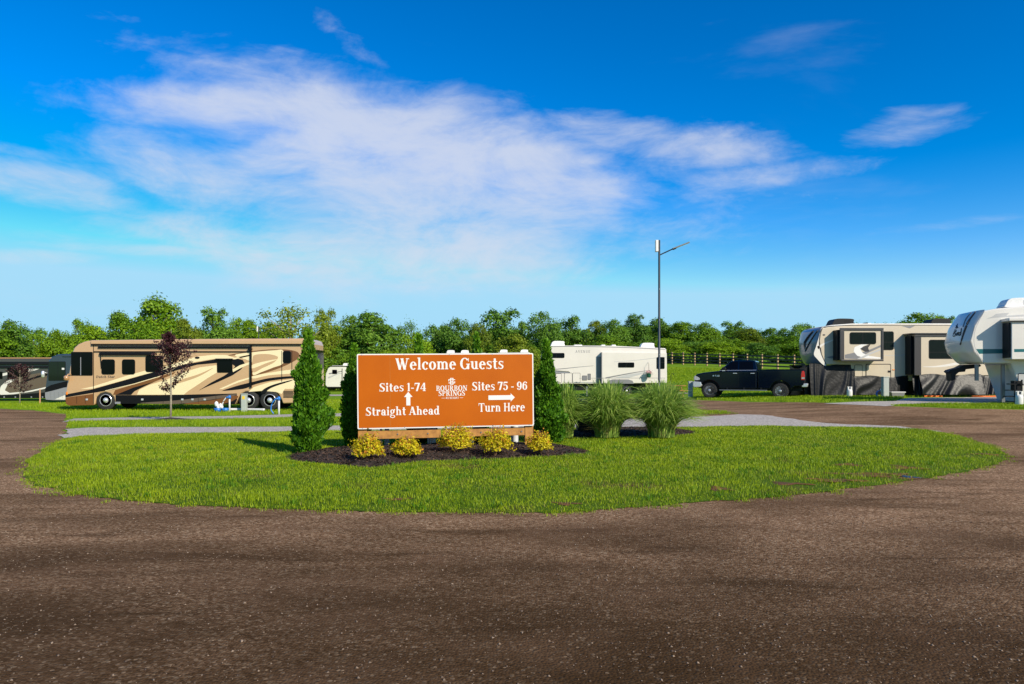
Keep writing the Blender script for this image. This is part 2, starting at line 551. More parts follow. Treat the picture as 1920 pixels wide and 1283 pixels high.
def soil_grass(name, g1, g2, soil, lo, hi, scale):
    """turf seen between the blades: thatch greens with bare earth showing"""
    m, N, L, b = new_mat(name)
    t = N.new('ShaderNodeTexCoord')
    n = N.new('ShaderNodeTexNoise'); n.inputs['Scale'].default_value = 9; n.inputs['Detail'].default_value = 8; n.inputs['Roughness'].default_value = .75
    L.new(t.outputs['Object'], n.inputs['Vector'])
    mx = N.new('ShaderNodeMix'); mx.data_type = 'RGBA'; mx.inputs['A'].default_value = g1; mx.inputs['B'].default_value = g2
    r = N.new('ShaderNodeMapRange'); r.inputs['From Min'].default_value = .35; r.inputs['From Max'].default_value = .65
    L.new(n.outputs['Fac'], r.inputs['Value']); L.new(r.outputs[0], mx.inputs['Factor'])
    n2 = N.new('ShaderNodeTexNoise'); n2.inputs['Scale'].default_value = scale; n2.inputs['Detail'].default_value = 6
    L.new(t.outputs['Object'], n2.inputs['Vector'])
    r2 = N.new('ShaderNodeMapRange'); r2.inputs['From Min'].default_value = lo; r2.inputs['From Max'].default_value = hi
    L.new(n2.outputs['Fac'], r2.inputs['Value'])
    mx2 = N.new('ShaderNodeMix'); mx2.data_type = 'RGBA'; mx2.inputs['B'].default_value = soil
    L.new(mx.outputs['Result'], mx2.inputs['A']); L.new(r2.outputs[0], mx2.inputs['Factor'])
    L.new(mx2.outputs['Result'], b.inputs['Base Color'])
    b.inputs['Roughness'].default_value = .95; b.inputs['Specular IOR Level'].default_value = .1
    bp = N.new('ShaderNodeBump'); bp.inputs['Strength'].default_value = .8; bp.inputs['Distance'].default_value = .05
    L.new(n.outputs['Fac'], bp.inputs['Height']); L.new(bp.outputs[0], b.inputs['Normal'])
    return m

M = {}
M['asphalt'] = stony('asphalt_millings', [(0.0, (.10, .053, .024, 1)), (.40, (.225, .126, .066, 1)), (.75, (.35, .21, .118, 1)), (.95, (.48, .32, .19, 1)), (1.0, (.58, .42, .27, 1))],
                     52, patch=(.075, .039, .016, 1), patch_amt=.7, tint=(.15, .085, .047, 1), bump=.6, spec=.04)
M['gravel'] = stony('grey_gravel', [(0.0, (.21, .18, .15, 1)), (.4, (.39, .34, .29, 1)), (.8, (.53, .465, .40, 1)), (1.0, (.68, .62, .55, 1))], 38)
M['turf'] = soil_grass('field_turf', (.11, .21, .006, 1), (.20, .32, .010, 1), (.20, .25, .03, 1), .6, .8, .35)
M['island'] = soil_grass('lawn_thatch', (.05, .095, .004, 1), (.09, .15, .008, 1), (.11, .06, .028, 1), .56, .68, .55)
M['blade'] = leaf_mat('grass_blade', (.085, .19, .002, 1), (.41, .49, .010, 1), .28, .5, patch=.5)
M['blade_dark'] = leaf_mat('clover_green_blade', (.05, .16, .006, 1), (.16, .32, .012, 1), .4, .5)
M['blade_dry'] = leaf_mat('grass_blade_dry', (.25, .24, .04, 1), (.36, .30, .09, 1), .4, .6)
M['blade_far'] = leaf_mat('grass_blade_far', (.12, .23, .003, 1), (.37, .47, .010, 1), .35, .5, patch=.5)
M['mulch'] = mat('bark_mulch', (.042, .025, .017, 1), .95, var=.6, vscale=30, bump=1.0, bscale=60)
M['chip'] = leaf_mat('bark_chip', (.022, .013, .009, 1), (.10, .06, .042, 1), 0.0, .9)
M['wood'] = mat('treated_timber', (.45, .21, .045, 1), .7, col2=(.30, .13, .028, 1), vscale=14)
M['orange'] = mat('sign_orange', (.47, .105, .001, 1), .45, spec=.2, col2=(.42, .090, .001, 1), vscale=1.2)
M['white'] = mat('white_paint', (.72, .70, .67, 1), .5)
M['offwhite'] = mat('white_gelcoat', (.70, .66, .60, 1), .28, coat=.4, var=.05, vscale=1.5)
M['cream_w'] = mat('warm_white_gelcoat', (.69, .635, .57, 1), .3, coat=.3, var=.05, vscale=1.5)
M['roofw'] = mat('roof_membrane', (.72, .70, .66, 1), .7, var=.12, vscale=4)
M['plastic_w'] = mat('white_plastic', (.76, .74, .71, 1), .4, var=.08, vscale=8)
M['tan'] = mat('tan_paint', (.52, .33, .175, 1), .25, coat=.5, var=.05, vscale=1.2)
M['tan_mid'] = mat('mid_tan_paint', (.40, .225, .10, 1), .25, coat=.5)
M['cream'] = mat('cream_paint', (.80, .66, .40, 1), .25, coat=.5)
M['brown'] = mat('brown_paint', (.17, .065, .018, 1), .22, coat=.6)
M['blackp'] = mat('black_paint', (.006, .005, .006, 1), .3, spec=.25)
M['black'] = mat('black_trim', (.008, .008, .009, 1), .5, spec=.25)
M['rubber'] = mat('tyre_rubber', (.022, .021, .021, 1), .85, var=.3, vscale=12, bump=.3, bscale=60)
M['chrome'] = mat('polished_alloy', (.74, .74, .75, 1), .22, metal=.55)
M['alloy'] = mat('satin_alloy', (.50, .50, .51, 1), .3, metal=.5)
M['grey'] = mat('grey_metal', (.22, .23, .24, 1), .45, metal=.5)
M['glass'] = mat('tinted_glass', (.002, .002, .003, 1), .06, spec=.14)
M['glass_g'] = mat('green_tinted_glass', (.008, .013, .011, 1), .04, spec=.3)
M['taup'] = mat('taupe_gelcoat', (.56, .475, .355, 1), .3, coat=.35, var=.04, vscale=1.5)
M['navy'] = mat('navy_truck_paint', (.001, .003, .010, 1), .12, spec=.2, coat=.3)
M['tarp'] = mat('black_tarp', (.008, .008, .009, 1), .42, spec=.25, var=.35, vscale=5, bump=.5, bscale=8)
M['greyp'] = mat('dark_grey_paint', (.06, .055, .053, 1), .28, coat=.5, var=.08, vscale=1)
M['taupe_d'] = mat('taupe_paint', (.12, .085, .06, 1), .28, coat=.5)
M['slate'] = mat('slate_blue_paint', (.03, .043, .062, 1), .25, coat=.6)
M['silver'] = mat('silver_paint', (.24, .24, .26, 1), .3, coat=.5)
M['decal_g'] = mat('grey_graphic', (.20, .195, .20, 1), .35)
M['decal_l'] = mat('light_grey_graphic', (.46, .45, .44, 1), .35)
M['teal'] = mat('teal_stripe', (.010, .12, .13, 1), .35)
M['ink'] = mat('dark_lettering', (.03, .028, .03, 1), .4)
M['rust'] = mat('faded_orange_graphic', (.60, .30, .16, 1), .4)
M['red'] = mat('red_lens', (.55, .010, .012, 1), .15, coat=.8)
M['amber'] = mat('amber_lens', (.75, .22, .02, 1), .2, coat=.8)
M['lens'] = mat('clear_lens', (.55, .55, .56, 1), .1, coat=1.0, var=.5, vscale=9)
M['pole'] = mat('dark_pole_paint', (.020, .024, .034, 1), .4, coat=.2)
M['ped'] = mat('grey_green_pedestal', (.40, .43, .39, 1), .55, var=.1, vscale=7)
M['yellow'] = mat('yellow_label', (.75, .50, .03, 1), .5)
M['pvc'] = mat('white_pvc', (.62, .62, .61, 1), .5, var=.12, vscale=9)
M['blue'] = mat('blue_plastic', (.02, .16, .50, 1), .4)
M['tealhose'] = mat('teal_hose', (.03, .33, .42, 1), .4)
M['orangep'] = mat('orange_plastic', (.75, .16, .02, 1), .45)
M['potgreen'] = mat('green_pot', (.012, .10, .06, 1), .5)
M['propane'] = mat('propane_tank_paint', (.72, .70, .66, 1), .4, var=.12, vscale=7)
M['fencewood'] = mat('weathered_rail', (.085, .065, .05, 1), .85, var=.35, vscale=6)
M['postwood'] = mat('tan_fence_post', (.44, .29, .15, 1), .85, var=.35, vscale=6)
M['bark'] = mat('bark', (.12, .09, .065, 1), .9, var=.5, vscale=18, bump=.8, bscale=25)
M['bark_pale'] = mat('pale_bark', (.36, .30, .22, 1), .9, var=.35, vscale=10, bump=.5, bscale=20)
M['bark_red'] = mat('reddish_bark', (.22, .12, .07, 1), .9, var=.4, vscale=16)
M['lf_bright'] = leaf_mat('bright_leaves', (.065, .165, .003, 1), (.30, .45, .012, 1), .28, per_object=.35)
M['lf_mid'] = leaf_mat('green_leaves', (.048, .135, .004, 1), (.23, .38, .014, 1), .28, per_object=.35)
M['lf_deep'] = leaf_mat('deep_green_leaves', (.036, .115, .010, 1), (.19, .34, .025, 1), .26, per_object=.35)
M['lf_olive'] = leaf_mat('olive_leaves', (.07, .13, .005, 1), (.26, .32, .018, 1), .28, per_object=.35)
M['lf_arb'] = leaf_mat('arborvitae_sprays', (.022, .10, .004, 1), (.13, .30, .012, 1), .3)
M['lf_arb_tip'] = leaf_mat('new_growth_sprays', (.10, .28, .008, 1), (.24, .44, .02, 1), .45)
M['lf_gold'] = leaf_mat('gold_leaves', (.40, .31, .005, 1), (.82, .70, .02, 1), .4)
M['lf_goldtip'] = leaf_mat('russet_tips', (.55, .20, .02, 1), (.70, .34, .03, 1), .35)
M['lf_purple'] = leaf_mat('purple_leaves', (.030, .010, .014, 1), (.10, .032, .036, 1), .35)
M['lf_reed'] = leaf_mat('ornamental_grass_blade', (.14, .28, .02, 1), (.50, .62, .14, 1), .4)
M['lf_reed_dry'] = leaf_mat('dry_grass_base', (.34, .28, .08, 1), (.55, .46, .18, 1), .35)
M['flower'] = leaf_mat('small_flowers', (.6, .2, .25, 1), (.8, .7, .65, 1), .3)
M['puddle'] = mat('puddle_water', (.02, .018, .018, 1), .12, spec=.15)
M['mud'] = mat('bare_mud', (.11, .062, .034, 1), .9, spec=.1, col2=(.22, .09, .028, 1), vscale=2.5, bump=.8, bscale=30)
# ------------------------------------------------------------------ ground, roads, gravel, lawn
def axis(lo, hi, step, far, k=1.28):
    a = list(np.arange(lo, hi + step * .5, step)); d = step
    r = hi
    while r < far:
        d *= k; r += d; a.append(r)
    l = lo; d = step
    pre = []
    while l > -far:
        d *= k; l -= d; pre.append(l)
    return np.array(pre[::-1] + a)
gxs, gys = axis(-45, 45, .6, 3000), axis(-6, 100, .6, 3000)
GX, GY = np.meshgrid(gxs, gys)
GV = np.stack([GX.ravel(), GY.ravel(), terrain(GX.ravel(), GY.ravel())], 1)
nx, ny = len(gxs), len(gys)
ii = (np.arange(ny - 1)[:, None] * nx + np.arange(nx - 1)[None, :]).ravel()
o = np_mesh('ground', GV, np.stack([ii, ii + 1, ii + nx + 1, ii + nx], 1), M['turf'], smooth=True)
o['kind'] = 'structure'

ISLAND_PX = [(45, 886), (62, 860), (100, 834), (140, 822.5), (250, 817), (400, 814.5), (540, 813), (800, 809), (1000, 806), (1300, 803), (1400, 801.5), (1560, 803),
             (1690, 806), (1760, 811), (1825, 826), (1880, 845), (1896, 858), (1872, 874), (1800, 893), (1650, 914), (1500, 930), (1300, 948), (1150, 960), (1000, 964),
             (800, 965), (600, 961), (400, 951), (250, 938), (120, 921), (62, 906)]
ISLAND = smooth_poly(gpoly(ISLAND_PX), 5)
# ragged edge where turf creeps over the stones
ISLAND = [((a[0] * (3 - k) + b[0] * k) / 3, (a[1] * (3 - k) + b[1] * k) / 3) for a, b in zip(ISLAND, ISLAND[1:] + ISLAND[:1]) for k in range(3)]
jit = np.cumsum(rng.normal(0, .022, (len(ISLAND), 2)), 0) + rng.normal(0, .05, (len(ISLAND), 2))
jit -= np.linspace(0, 1, len(ISLAND))[:, None] * jit[-1]
ISLAND = [(p[0] + float(j[0]) * .6, p[1] + float(j[1]) * .6) for p, j in zip(ISLAND, jit)]

RIM = ISLAND[::4]                      # lighter outline for distance tests
road_px = [(-600, 766), (0, 767), (63, 770), (121, 777), (121, 791), (125, 803), (113, 823), (300, 830), (800, 830), (1000, 800), (1000, 749), (1294, 750), (1408, 754.5),
           (1560, 756), (1667, 762), (1800, 767), (1920, 769), (2700, 775)]
road_poly = gpoly(road_px) + [(60, 10), (60, -25), (-60, -25), (-60, 15)]
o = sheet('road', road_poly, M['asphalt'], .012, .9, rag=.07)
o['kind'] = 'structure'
for pix in ([(116, 822), (125, 806), (160, 803), (400, 802), (540, 801), (800, 797), (1000, 790), (1200, 786), (1300, 783), (1386, 778), (1430, 779), (1500, 789), (1560, 796), (1690, 801),
             (1765, 810), (1690, 812), (1560, 810), (1400, 808), (1000, 812), (540, 818), (250, 822)],
            [(121, 792), (135, 786), (250, 783.5), (400, 781.5), (545, 778), (640, 776), (800, 774), (800, 779), (640, 782), (545, 784), (380, 787), (250, 788.5), (160, 790.5)],
            [(1540, 758), (1600, 754.5), (1680, 753), (1700, 747), (1920, 745), (2500, 745), (2500, 755), (1920, 757), (1800, 757.5), (1690, 758.5), (1662, 763)],
            [(1225, 736), (1300, 736.5), (1306, 739), (1225, 739)],
            [(598, 752), (668, 751), (668, 756), (598, 757.5)],
            [(598, 740.5), (668, 740), (668, 742.6), (598, 743.2)]):
    o = sheet('gravel_pad', gpoly(pix), M['gravel'], .022, .45, rag=.06)
    o['kind'] = 'structure'

# the grass island: a raised lens of turf
isl = np.array(ISLAND)
def isl_h(x, y):
    d = edge_distance(RIM, np.stack([x, y], 1))
    return .04 * ss(0, .35, d) + .025 * ss(.3, 2.0, d)
o = sheet('island_lawn', ISLAND, M['island'], .018, .4, height=isl_h)
o['kind'] = 'structure'

def island_z(x, y):
    x = np.atleast_1d(np.asarray(x, float)); y = np.atleast_1d(np.asarray(y, float))
    return terrain(x, y) + .018 + isl_h(x, y)

# bare, muddy spots near the right end of the island, and the puddle there
BARE = [(ground(1625, 897).xy, 1.0, .28), (ground(1565, 908).xy, .7, .2), (ground(1480, 915).xy, .5, .15), (ground(1700, 884).xy, .55, .25), (ground(1590, 880).xy, .5, .2),
        (ground(1870, 857).xy, .9, .3), (ground(745, 945).xy, .3, .1), (ground(1060, 953).xy, .28, .1), (ground(1715, 900).xy, .55, .2), (ground(1350, 925).xy, .3, .2)]
def bare(x, y):
    b = np.zeros(len(x))
    for c, rx, ry in BARE:
        b = np.maximum(b, np.exp(-(((x - c[0]) / rx) ** 2 + ((y - c[1]) / (ry * 2.2)) ** 2)))
    return b

def vnoise(x, y, s, seed=0):
    """cheap value noise"""
    x = x / s + seed * 17.3; y = y / s + seed * 9.1
    xi, yi = np.floor(x), np.floor(y); fx, fy = x - xi, y - yi
    fx = fx * fx * (3 - 2 * fx); fy = fy * fy * (3 - 2 * fy)
    def h(a, b):
        v = np.sin(a * 127.1 + b * 311.7) * 43758.5453
        return v - np.floor(v)
    return (h(xi, yi) * (1 - fx) + h(xi + 1, yi) * fx) * (1 - fy) + (h(xi, yi + 1) * (1 - fx) + h(xi + 1, yi + 1) * fx) * fy

def blades(name, P, H, W, mat, lean=.55):
    """grass blades: P base points (n,3), H heights, W widths; five points and three faces each"""
    n = len(P)
    a = rng.uniform(0, 2 * np.pi, n)
    side = np.stack([np.cos(a), np.sin(a), np.zeros(n)], 1) * (W * .5)[:, None]
    b = a + np.pi / 2 + rng.normal(0, .5, n)
    ln = rng.uniform(.1, 1, n) * lean
    fw = np.stack([np.cos(b), np.sin(b), np.zeros(n)], 1) * (H * ln)[:, None]
    up = np.zeros((n, 3)); up[:, 2] = H
    mid = P + fw * .35 + up * .55
    tip = P + fw + up * (1 - .35 * ln)[:, None]
    V = np.stack([P - side, P + side, mid - side * .75, mid + side * .75, tip], 1).reshape(-1, 3)
    k = np.arange(n)[:, None] * 5
    T = np.concatenate([k + [0, 1, 3], k + [0, 3, 2], k + [2, 3, 4]], 1).reshape(-1, 3)
    o = np_mesh(name, V, T, mat)
    o['kind'] = 'stuff'
    return o

def scatter(poly, n):
    p = np.array(poly)
    lo, hi = p.min(0), p.max(0)
    out = np.zeros((0, 2))
    while len(out) < n:
        c = rng.uniform(lo, hi, (n, 2))
        out = np.concatenate([out, c[inside(poly, c)]])
    return out[:n]

BEDS = {}
BEDS['sign'] = smooth_poly(gpoly([(535, 866), (560, 856), (620, 848), (760, 842), (900, 838), (1000, 838), (1060, 842), (1108, 856), (1060, 862), (980, 867), (900, 870), (800, 874), (730, 882), (690, 886), (620, 880), (560, 875)]), 4)
BEDS['reeds'] = smooth_poly(gpoly([(1030, 822), (1060, 813), (1140, 808), (1240, 808), (1295, 813), (1303, 820), (1260, 823), (1150, 826), (1060, 828)]), 4)

xy = scatter(RIM, 420000)
x, y = xy[:, 0], xy[:, 1]
d = edge_distance(RIM, xy)
keep = rng.uniform(0, 1, len(xy)) > .8 * bare(x, y) + .35 * (vnoise(x, y, .8, 3) > .72)
for b in BEDS.values():
    keep &= ~inside(b, xy)
# farther turf needs fewer blades
keep &= rng.uniform(0, 1, len(xy)) < np.clip(13.0 / y, .35, 1)
x, y, d = x[keep], y[keep], d[keep]
hh = (.022 + .045 * vnoise(x, y, .5, 1) * vnoise(x, y, 2.2, 2) + .03 * rng.uniform(0, 1, len(x)) ** 3) * (1 - .45 * np.exp(-d / .15))
z = island_z(x, y)
far_k = np.clip(y / 12, .9, 1.8)
blades('lawn_grass', np.stack([x, y, z - .004], 1), hh * 1.15, (.0045 + .0035 * rng.uniform(0, 1, len(x))) * far_k, M['blade'])
o = bpy.data.objects['lawn_grass']; tag(o, 'bright green mown grass covering the island around the orange sign', 'grass')
# taller tufts and dry straw along the edge
xy = scatter(RIM, 15000)
xy = xy[(vnoise(xy[:, 0], xy[:, 1], 1.1, 8) > .55)]
for b in BEDS.values():
    xy = xy[~inside(b, xy)]
o = blades('dry_straws', np.stack([xy[:, 0], xy[:, 1], island_z(xy[:, 0], xy[:, 1])], 1), rng.uniform(.04, .085, len(xy)), rng.uniform(.004, .007, len(xy)), M['blade_dry'], .9)
tag(o, 'dry yellow straws mixed into the island lawn', 'grass')
xy = scatter(RIM, 26000)
d = edge_distance(RIM, xy)
s = (d < .22) & (rng.uniform(0, 1, len(xy)) < .9)
xy = xy[s]
o = blades('dry_edge_grass', np.stack([xy[:, 0], xy[:, 1], island_z(xy[:, 0], xy[:, 1]) - .004], 1), rng.uniform(.02, .06, len(xy)), rng.uniform(.005, .009, len(xy)), M['blade_dry'], .9)
tag(o, 'straw-coloured dry grass along the rim of the grass island', 'grass')
cc = scatter(RIM, 520)
cc = cc[(bare(cc[:, 0], cc[:, 1]) < .3) & (cc[:, 1] < 17)]
for b in BEDS.values():
    cc = cc[~inside(b, cc)]
cx = np.repeat(cc, 26, 0) + rng.normal(0, .045, (len(cc) * 26, 2))
o = blades('tall_tufts', np.stack([cx[:, 0], cx[:, 1], island_z(cx[:, 0], cx[:, 1]) - .004], 1), rng.uniform(.05, .11, len(cx)), rng.uniform(.006, .010, len(cx)), M['blade_dark'], .9)
tag(o, 'taller unmown grass tufts dotted over the island lawn', 'grass')

# turf creeping out over the stones
ip = np.array(ISLAND)
k_ = rng.integers(0, len(ip), 420)
cc = ip[k_] + rng.normal(0, .09, (420, 2))
cx = np.repeat(cc, 22, 0) + rng.normal(0, .05, (len(cc) * 22, 2))
o = blades('creeping_edge_grass', np.stack([cx[:, 0], cx[:, 1], np.where(inside(ISLAND, cx), island_z(cx[:, 0], cx[:, 1]), terrain(cx[:, 0], cx[:, 1]) + .012) - .004], 1), rng.uniform(.02, .065, len(cx)), rng.uniform(.005, .008, len(cx)), M['blade'], .9)
tag(o, 'ragged grass creeping from the island onto the road', 'grass')

# grass strips beyond the island
STRIPS = [[(124, 804), (128, 793), (250, 789.5), (400, 787.5), (545, 785), (700, 783), (1000, 779), (1000, 789), (800, 796), (540, 800.5), (400, 801), (160, 802)],
          [(64, 769), (124, 776), (124, 785), (250, 782.5), (400, 780.5), (545, 777), (700, 774), (700, 748), (560, 752), (300, 757), (100, 757), (0, 757), (-200, 757), (-200, 766), (0, 766)],
          [(1305, 779), (1384, 777), (1340, 771.5), (1290, 770), (1200, 776), (1200, 784)],
          [(1290, 749.5), (1290, 738), (1600, 741), (1700, 745), (1680, 752), (1600, 753.5), (1540, 756), (1408, 753.5)],
          [(1668, 761), (1692, 759), (1800, 758), (1920, 758), (2200, 758), (2200, 769), (1920, 768), (1800, 766)],
          [(1600, 741), (1700, 745), (1920, 744), (2100, 744), (2100, 737), (1900, 735), (1600, 734)],
          [(1250, 738), (1250, 690), (1500, 700), (1600, 730), (1500, 738)]]
allp, allh, allw = [], [], []
for i, pix in enumerate(STRIPS):
    poly = gpoly(pix)
    n = [26000, 52000, 3500, 22000, 14000, 12000, 34000][i]
    xy = scatter(poly, n)
    allp.append(np.stack([xy[:, 0], xy[:, 1], terrain(xy[:, 0], xy[:, 1]) + .01], 1))
    k = np.clip(xy[:, 1] / 22, 1, 3)
    allh.append((.05 + .07 * vnoise(xy[:, 0], xy[:, 1], .7, 5)) * (1 + .15 * k)); allw.append(.011 * k)
o = blades('verge_grass', np.concatenate(allp), np.concatenate(allh), np.concatenate(allw), M['blade_far'])
tag(o, 'green grass strips between the gravel pads and roads', 'grass')

# mulch beds with loose bark
for key, nm, lab in (('sign', 'mulch_bed', 'dark bark mulch bed under the orange welcome sign'), ('reeds', 'mulch_bed', 'dark bark mulch bed under the tall ornamental grasses')):
    poly = BEDS[key]
    def mound(x, y, poly=poly):
        d = edge_distance(poly, np.stack([x, y], 1))
        return isl_h(x, y) +   .07 * ss(0, .7, d) + .03 * vnoise(x, y, .18, 4) * ss(0, .15, d) - .015
    o = sheet(nm, poly, M['mulch'], .022, .12, height=mound, rag=.02)
    o['kind'] = 'structure'
    n = 9000 if key == 'sign' else 5000
    xy = scatter(poly, n)
    P = np.stack([xy[:, 0], xy[:, 1], terrain(xy[:, 0], xy[:, 1]) + .022 + mound(xy[:, 0], xy[:, 1]) + .006], 1)
    L_ = rng.uniform(.012, .04, n); W_ = rng.uniform(.006, .014, n)
    a = rng.uniform(0, 6.28, n); t = rng.normal(0, .35, n)
    u = np.stack([np.cos(a) * np.cos(t), np.sin(a) * np.cos(t), np.sin(t)], 1) * L_[:, None]
    w = np.stack([-np.sin(a), np.cos(a), rng.normal(0, .5, n)], 1) * W_[:, None]
    V = np.stack([P - u - w, P + u - w * .6, P + u * .8 + w, P - u * .9 + w * .8], 1).reshape(-1, 3)
    c = np_mesh('bark_chips', V, np.arange(n * 4).reshape(-1, 4), M['chip'], o)
    c['kind'] = 'stuff'

# loose stones lying on the road in front
def stones(name, P, S_, m):
    base = np.array([(1, 0, 0), (-.5, .87, .0), (-.5, -.87, 0), (.1, .1, .7), (0, 0, -.4)])
    n = len(P)
    V = base[None] * S_[:, None, None] * rng.uniform(.6, 1.25, (n, 5, 3))
    a = rng.uniform(0, 6.28, n); c, s = np.cos(a), np.sin(a)
    V = np.stack([V[..., 0] * c[:, None] - V[..., 1] * s[:, None], V[..., 0] * s[:, None] + V[..., 1] * c[:, None], V[..., 2]], 2) + P[:, None]
    f = np.array([(0, 1, 3), (1, 2, 3), (2, 0, 3), (1, 0, 4), (2, 1, 4), (0, 2, 4)])
    T = (np.arange(n)[:, None, None] * 5 + f[None]).reshape(-1, 3)
    o = np_mesh(name, V.reshape(-1, 3), T, m)
    o['kind'] = 'stuff'
    return o
M['pebble'] = leaf_mat('loose_stone', (.06, .04, .03, 1), (.30, .22, .16, 1), 0, .9)
n = 14000
yy = 2.6 + 13 * rng.uniform(0, 1, n) ** 1.6
xx = rng.uniform(-1, 1, n) * (yy * .85 + 1)
ok = ~inside(ISLAND, np.stack([xx, yy], 1))
xx, yy = xx[ok], yy[ok]
o = stones('loose_stones', np.stack([xx, yy, terrain(xx, yy) + .013], 1), .0045 + .010 * rng.uniform(0, 1, len(xx)) ** 4, M['pebble'])
tag(o, 'small loose stones scattered over the dark road surface', 'stones')
def patch_poly(cx, cy, rx, ry, seed):
    rs_ = np.random.default_rng(seed); out = []
    for a in np.linspace(0, 2 * np.pi, 33)[:-1]:
        k = 1 + .35 * math.sin(3 * a + seed) + .28 * math.sin(5 * a + seed * 2) + rs_.normal(0, .12)
        out.append((cx + rx * k * math.cos(a), cy + ry * k * math.sin(a)))
    return out
for i, (c, rx, ry) in enumerate(BARE):
    pp = [q for q in patch_poly(c[0], c[1], rx * .5, ry * .8, i)]
    if not inside(ISLAND, np.array(pp)).all():
        pp = [q for q in pp if inside(ISLAND, np.array([q]))[0]]
    o = sheet('bare_soil', pp, M['mud'], .0225, .14, height=isl_h)
    o['kind'] = 'structure'
c = ground(1706, 899)
o = sheet('puddle', patch_poly(c.x, c.y, .14, .05, 40), M['puddle'], .0265, .1, height=isl_h)
o['kind'] = 'structure'
# ------------------------------------------------------------------ lettering: a bold high-contrast serif drawn from stems, bowls and hairlines
T_, t_ = .205, .075
def glyphs():
    v = lambda x, a, b, w=T_: ('v', x, a, b, w)
    h = lambda a, b, y, w=t_: ('h', a, b, y, w)
    d = lambda x0, y0, x1, y1, w=T_: ('d', x0, y0, x1, y1, w)
    c = lambda cx, cy, rx, ry, a0, a1, T=T_, t=t_: ('c', cx, cy, rx, ry, a0, a1, T, t)
    b = lambda x, y, r=.12: ('c', x, y, r, r, 0, 360, r * .98, r * .98)
    X = .70
    sf = lambda x, y, l=.17, r=.17: h(x - l, x + r, y)
    G = {}
    G['W'] = (1.42, [d(.16, 1, .46, 0, .25), d(.72, 1, .47, 0, .10), d(.66, 1, .96, 0, .25), d(1.24, 1, .97, 0, .10), h(0, .34, .96), h(1.08, 1.42, .96), h(.52, .84, .96)])
    G['A'] = (1.02, [d(.48, 1, .14, 0, .10), d(.50, 1, .84, 0, .26), h(.26, .72, .32), h(0, .30, .04), h(.64, 1.02, .04)])
    G['V'] = (.98, [d(.18, 1, .50, 0, .26), d(.84, 1, .52, 0, .10), h(0, .36, .96), h(.68, 1.0, .96)])
    G['T'] = (.92, [v(.46, 0, 1), h(.02, .90, .955, .09), d(.03, .98, .05, .72, .06), d(.89, .98, .87, .72, .06), sf(.46, .04)])
    G['H'] = (1.08, [v(.24, 0, 1), v(.84, 0, 1), h(.24, .84, .52), sf(.24, .04), sf(.24, .96), sf(.84, .04), sf(.84, .96)])
    G['I'] = (.50, [v(.25, 0, 1), sf(.25, .04), sf(.25, .96)])
    G['N'] = (1.06, [v(.17, 0, 1, .09), d(.20, 1, .86, 0, .27), v(.89, 0, 1, .09), h(0, .34, .04), h(.72, 1.06, .96), h(.02, .2, .96)])
    G['M'] = (1.2, [v(.16, 0, 1, .09), d(.22, 1, .58, .05, .25), d(.98, 1, .60, .05, .1), v(1.0, 0, 1, .23), h(0, .34, .04), h(.84, 1.18, .04)])
    G['B'] = (.92, [v(.24, 0, 1), c(.40, .755, .42, .245, -90, 90), c(.40, .26, .47, .26, -90, 90), h(.05, .42, .04), h(.05, .42, .96), h(.24, .42, .51)])
    G['R'] = (1.0, [v(.24, 0, 1), c(.40, .745, .42, .255, -90, 90), d(.52, .5, .84, 0, .25), h(.05, .42, .96), h(.24, .42, .51), h(.05, .44, .04), h(.78, 1.02, .04)])
    G['P'] = (.88, [v(.24, 0, 1), c(.40, .72, .44, .28, -90, 90), h(.05, .42, .96), h(.24, .42, .46), h(.05, .46, .04)])
    G['D'] = (1.0, [v(.24, 0, 1), c(.40, .5, .55, .5, -90, 90), h(.05, .42, .96), h(.05, .42, .04)])
    G['E'] = (.88, [v(.24, 0, 1), h(.05, .80, .955, .09), h(.05, .82, .045, .09), h(.24, .62, .51), d(.79, .98, .77, .72, .06), d(.81, .02, .79, .30, .06)])
    G['O'] = (1.04, [c(.52, .5, .50, .52, 0, 360, .25)])
    G['U'] = (1.02, [v(.24, .3, 1), v(.84, .3, 1, .09), c(.545, .34, .42, .36, 180, 360, .23), sf(.24, .96), sf(.84, .96)])
    G['G'] = (1.06, [c(.52, .5, .50, .52, 38, 335, .25), v(.88, .0, .45, .2), h(.66, 1.06, .45), d(.90, .98, .90, .68, .06)])
    G['S'] = (.80, [c(.40, .74, .35, .28, 35, 250, .2), c(.39, .27, .37, .29, -145, 72, .21), d(.17, .72, .63, .30, .26), d(.70, 1.0, .68, .72, .06), d(.06, .28, .05, .0, .06)])
    G['e'] = (.74, [c(.37, .34, .35, .37, 5, 318, .23), h(.10, .70, .39, .075), ('c', .37, .34, .35, .37, 0, 60, .2, t_)])
    G['l'] = (.42, [v(.21, 0, 1.06), sf(.21, .04), h(.02, .22, 1.02)])
    G['c'] = (.68, [c(.37, .34, .35, .37, 42, 318, .23), b(.56, .54, .105)])
    G['o'] = (.78, [c(.39, .345, .37, .37, 0, 360, .23)])
    G['m'] = (1.26, [v(.21, 0, X), c(.42, .43, .31, .28, 0, 150, .22), v(.62, 0, .45), c(.84, .43, .31, .28, 0, 150, .22), v(1.04, 0, .45), sf(.21, .04), sf(.62, .04), sf(1.04, .04), h(.02, .22, .66)])
    G['n'] = (.86, [v(.21, 0, X), c(.42, .43, .32, .28, 0, 150, .22), v(.63, 0, .45), sf(.21, .04), sf(.63, .04), h(.02, .22, .66)])
    G['h'] = (.86, [v(.21, 0, 1.06), c(.42, .43, .32, .28, 0, 150, .22), v(.63, 0, .45), sf(.21, .04), sf(.63, .04), h(.02, .22, 1.02)])
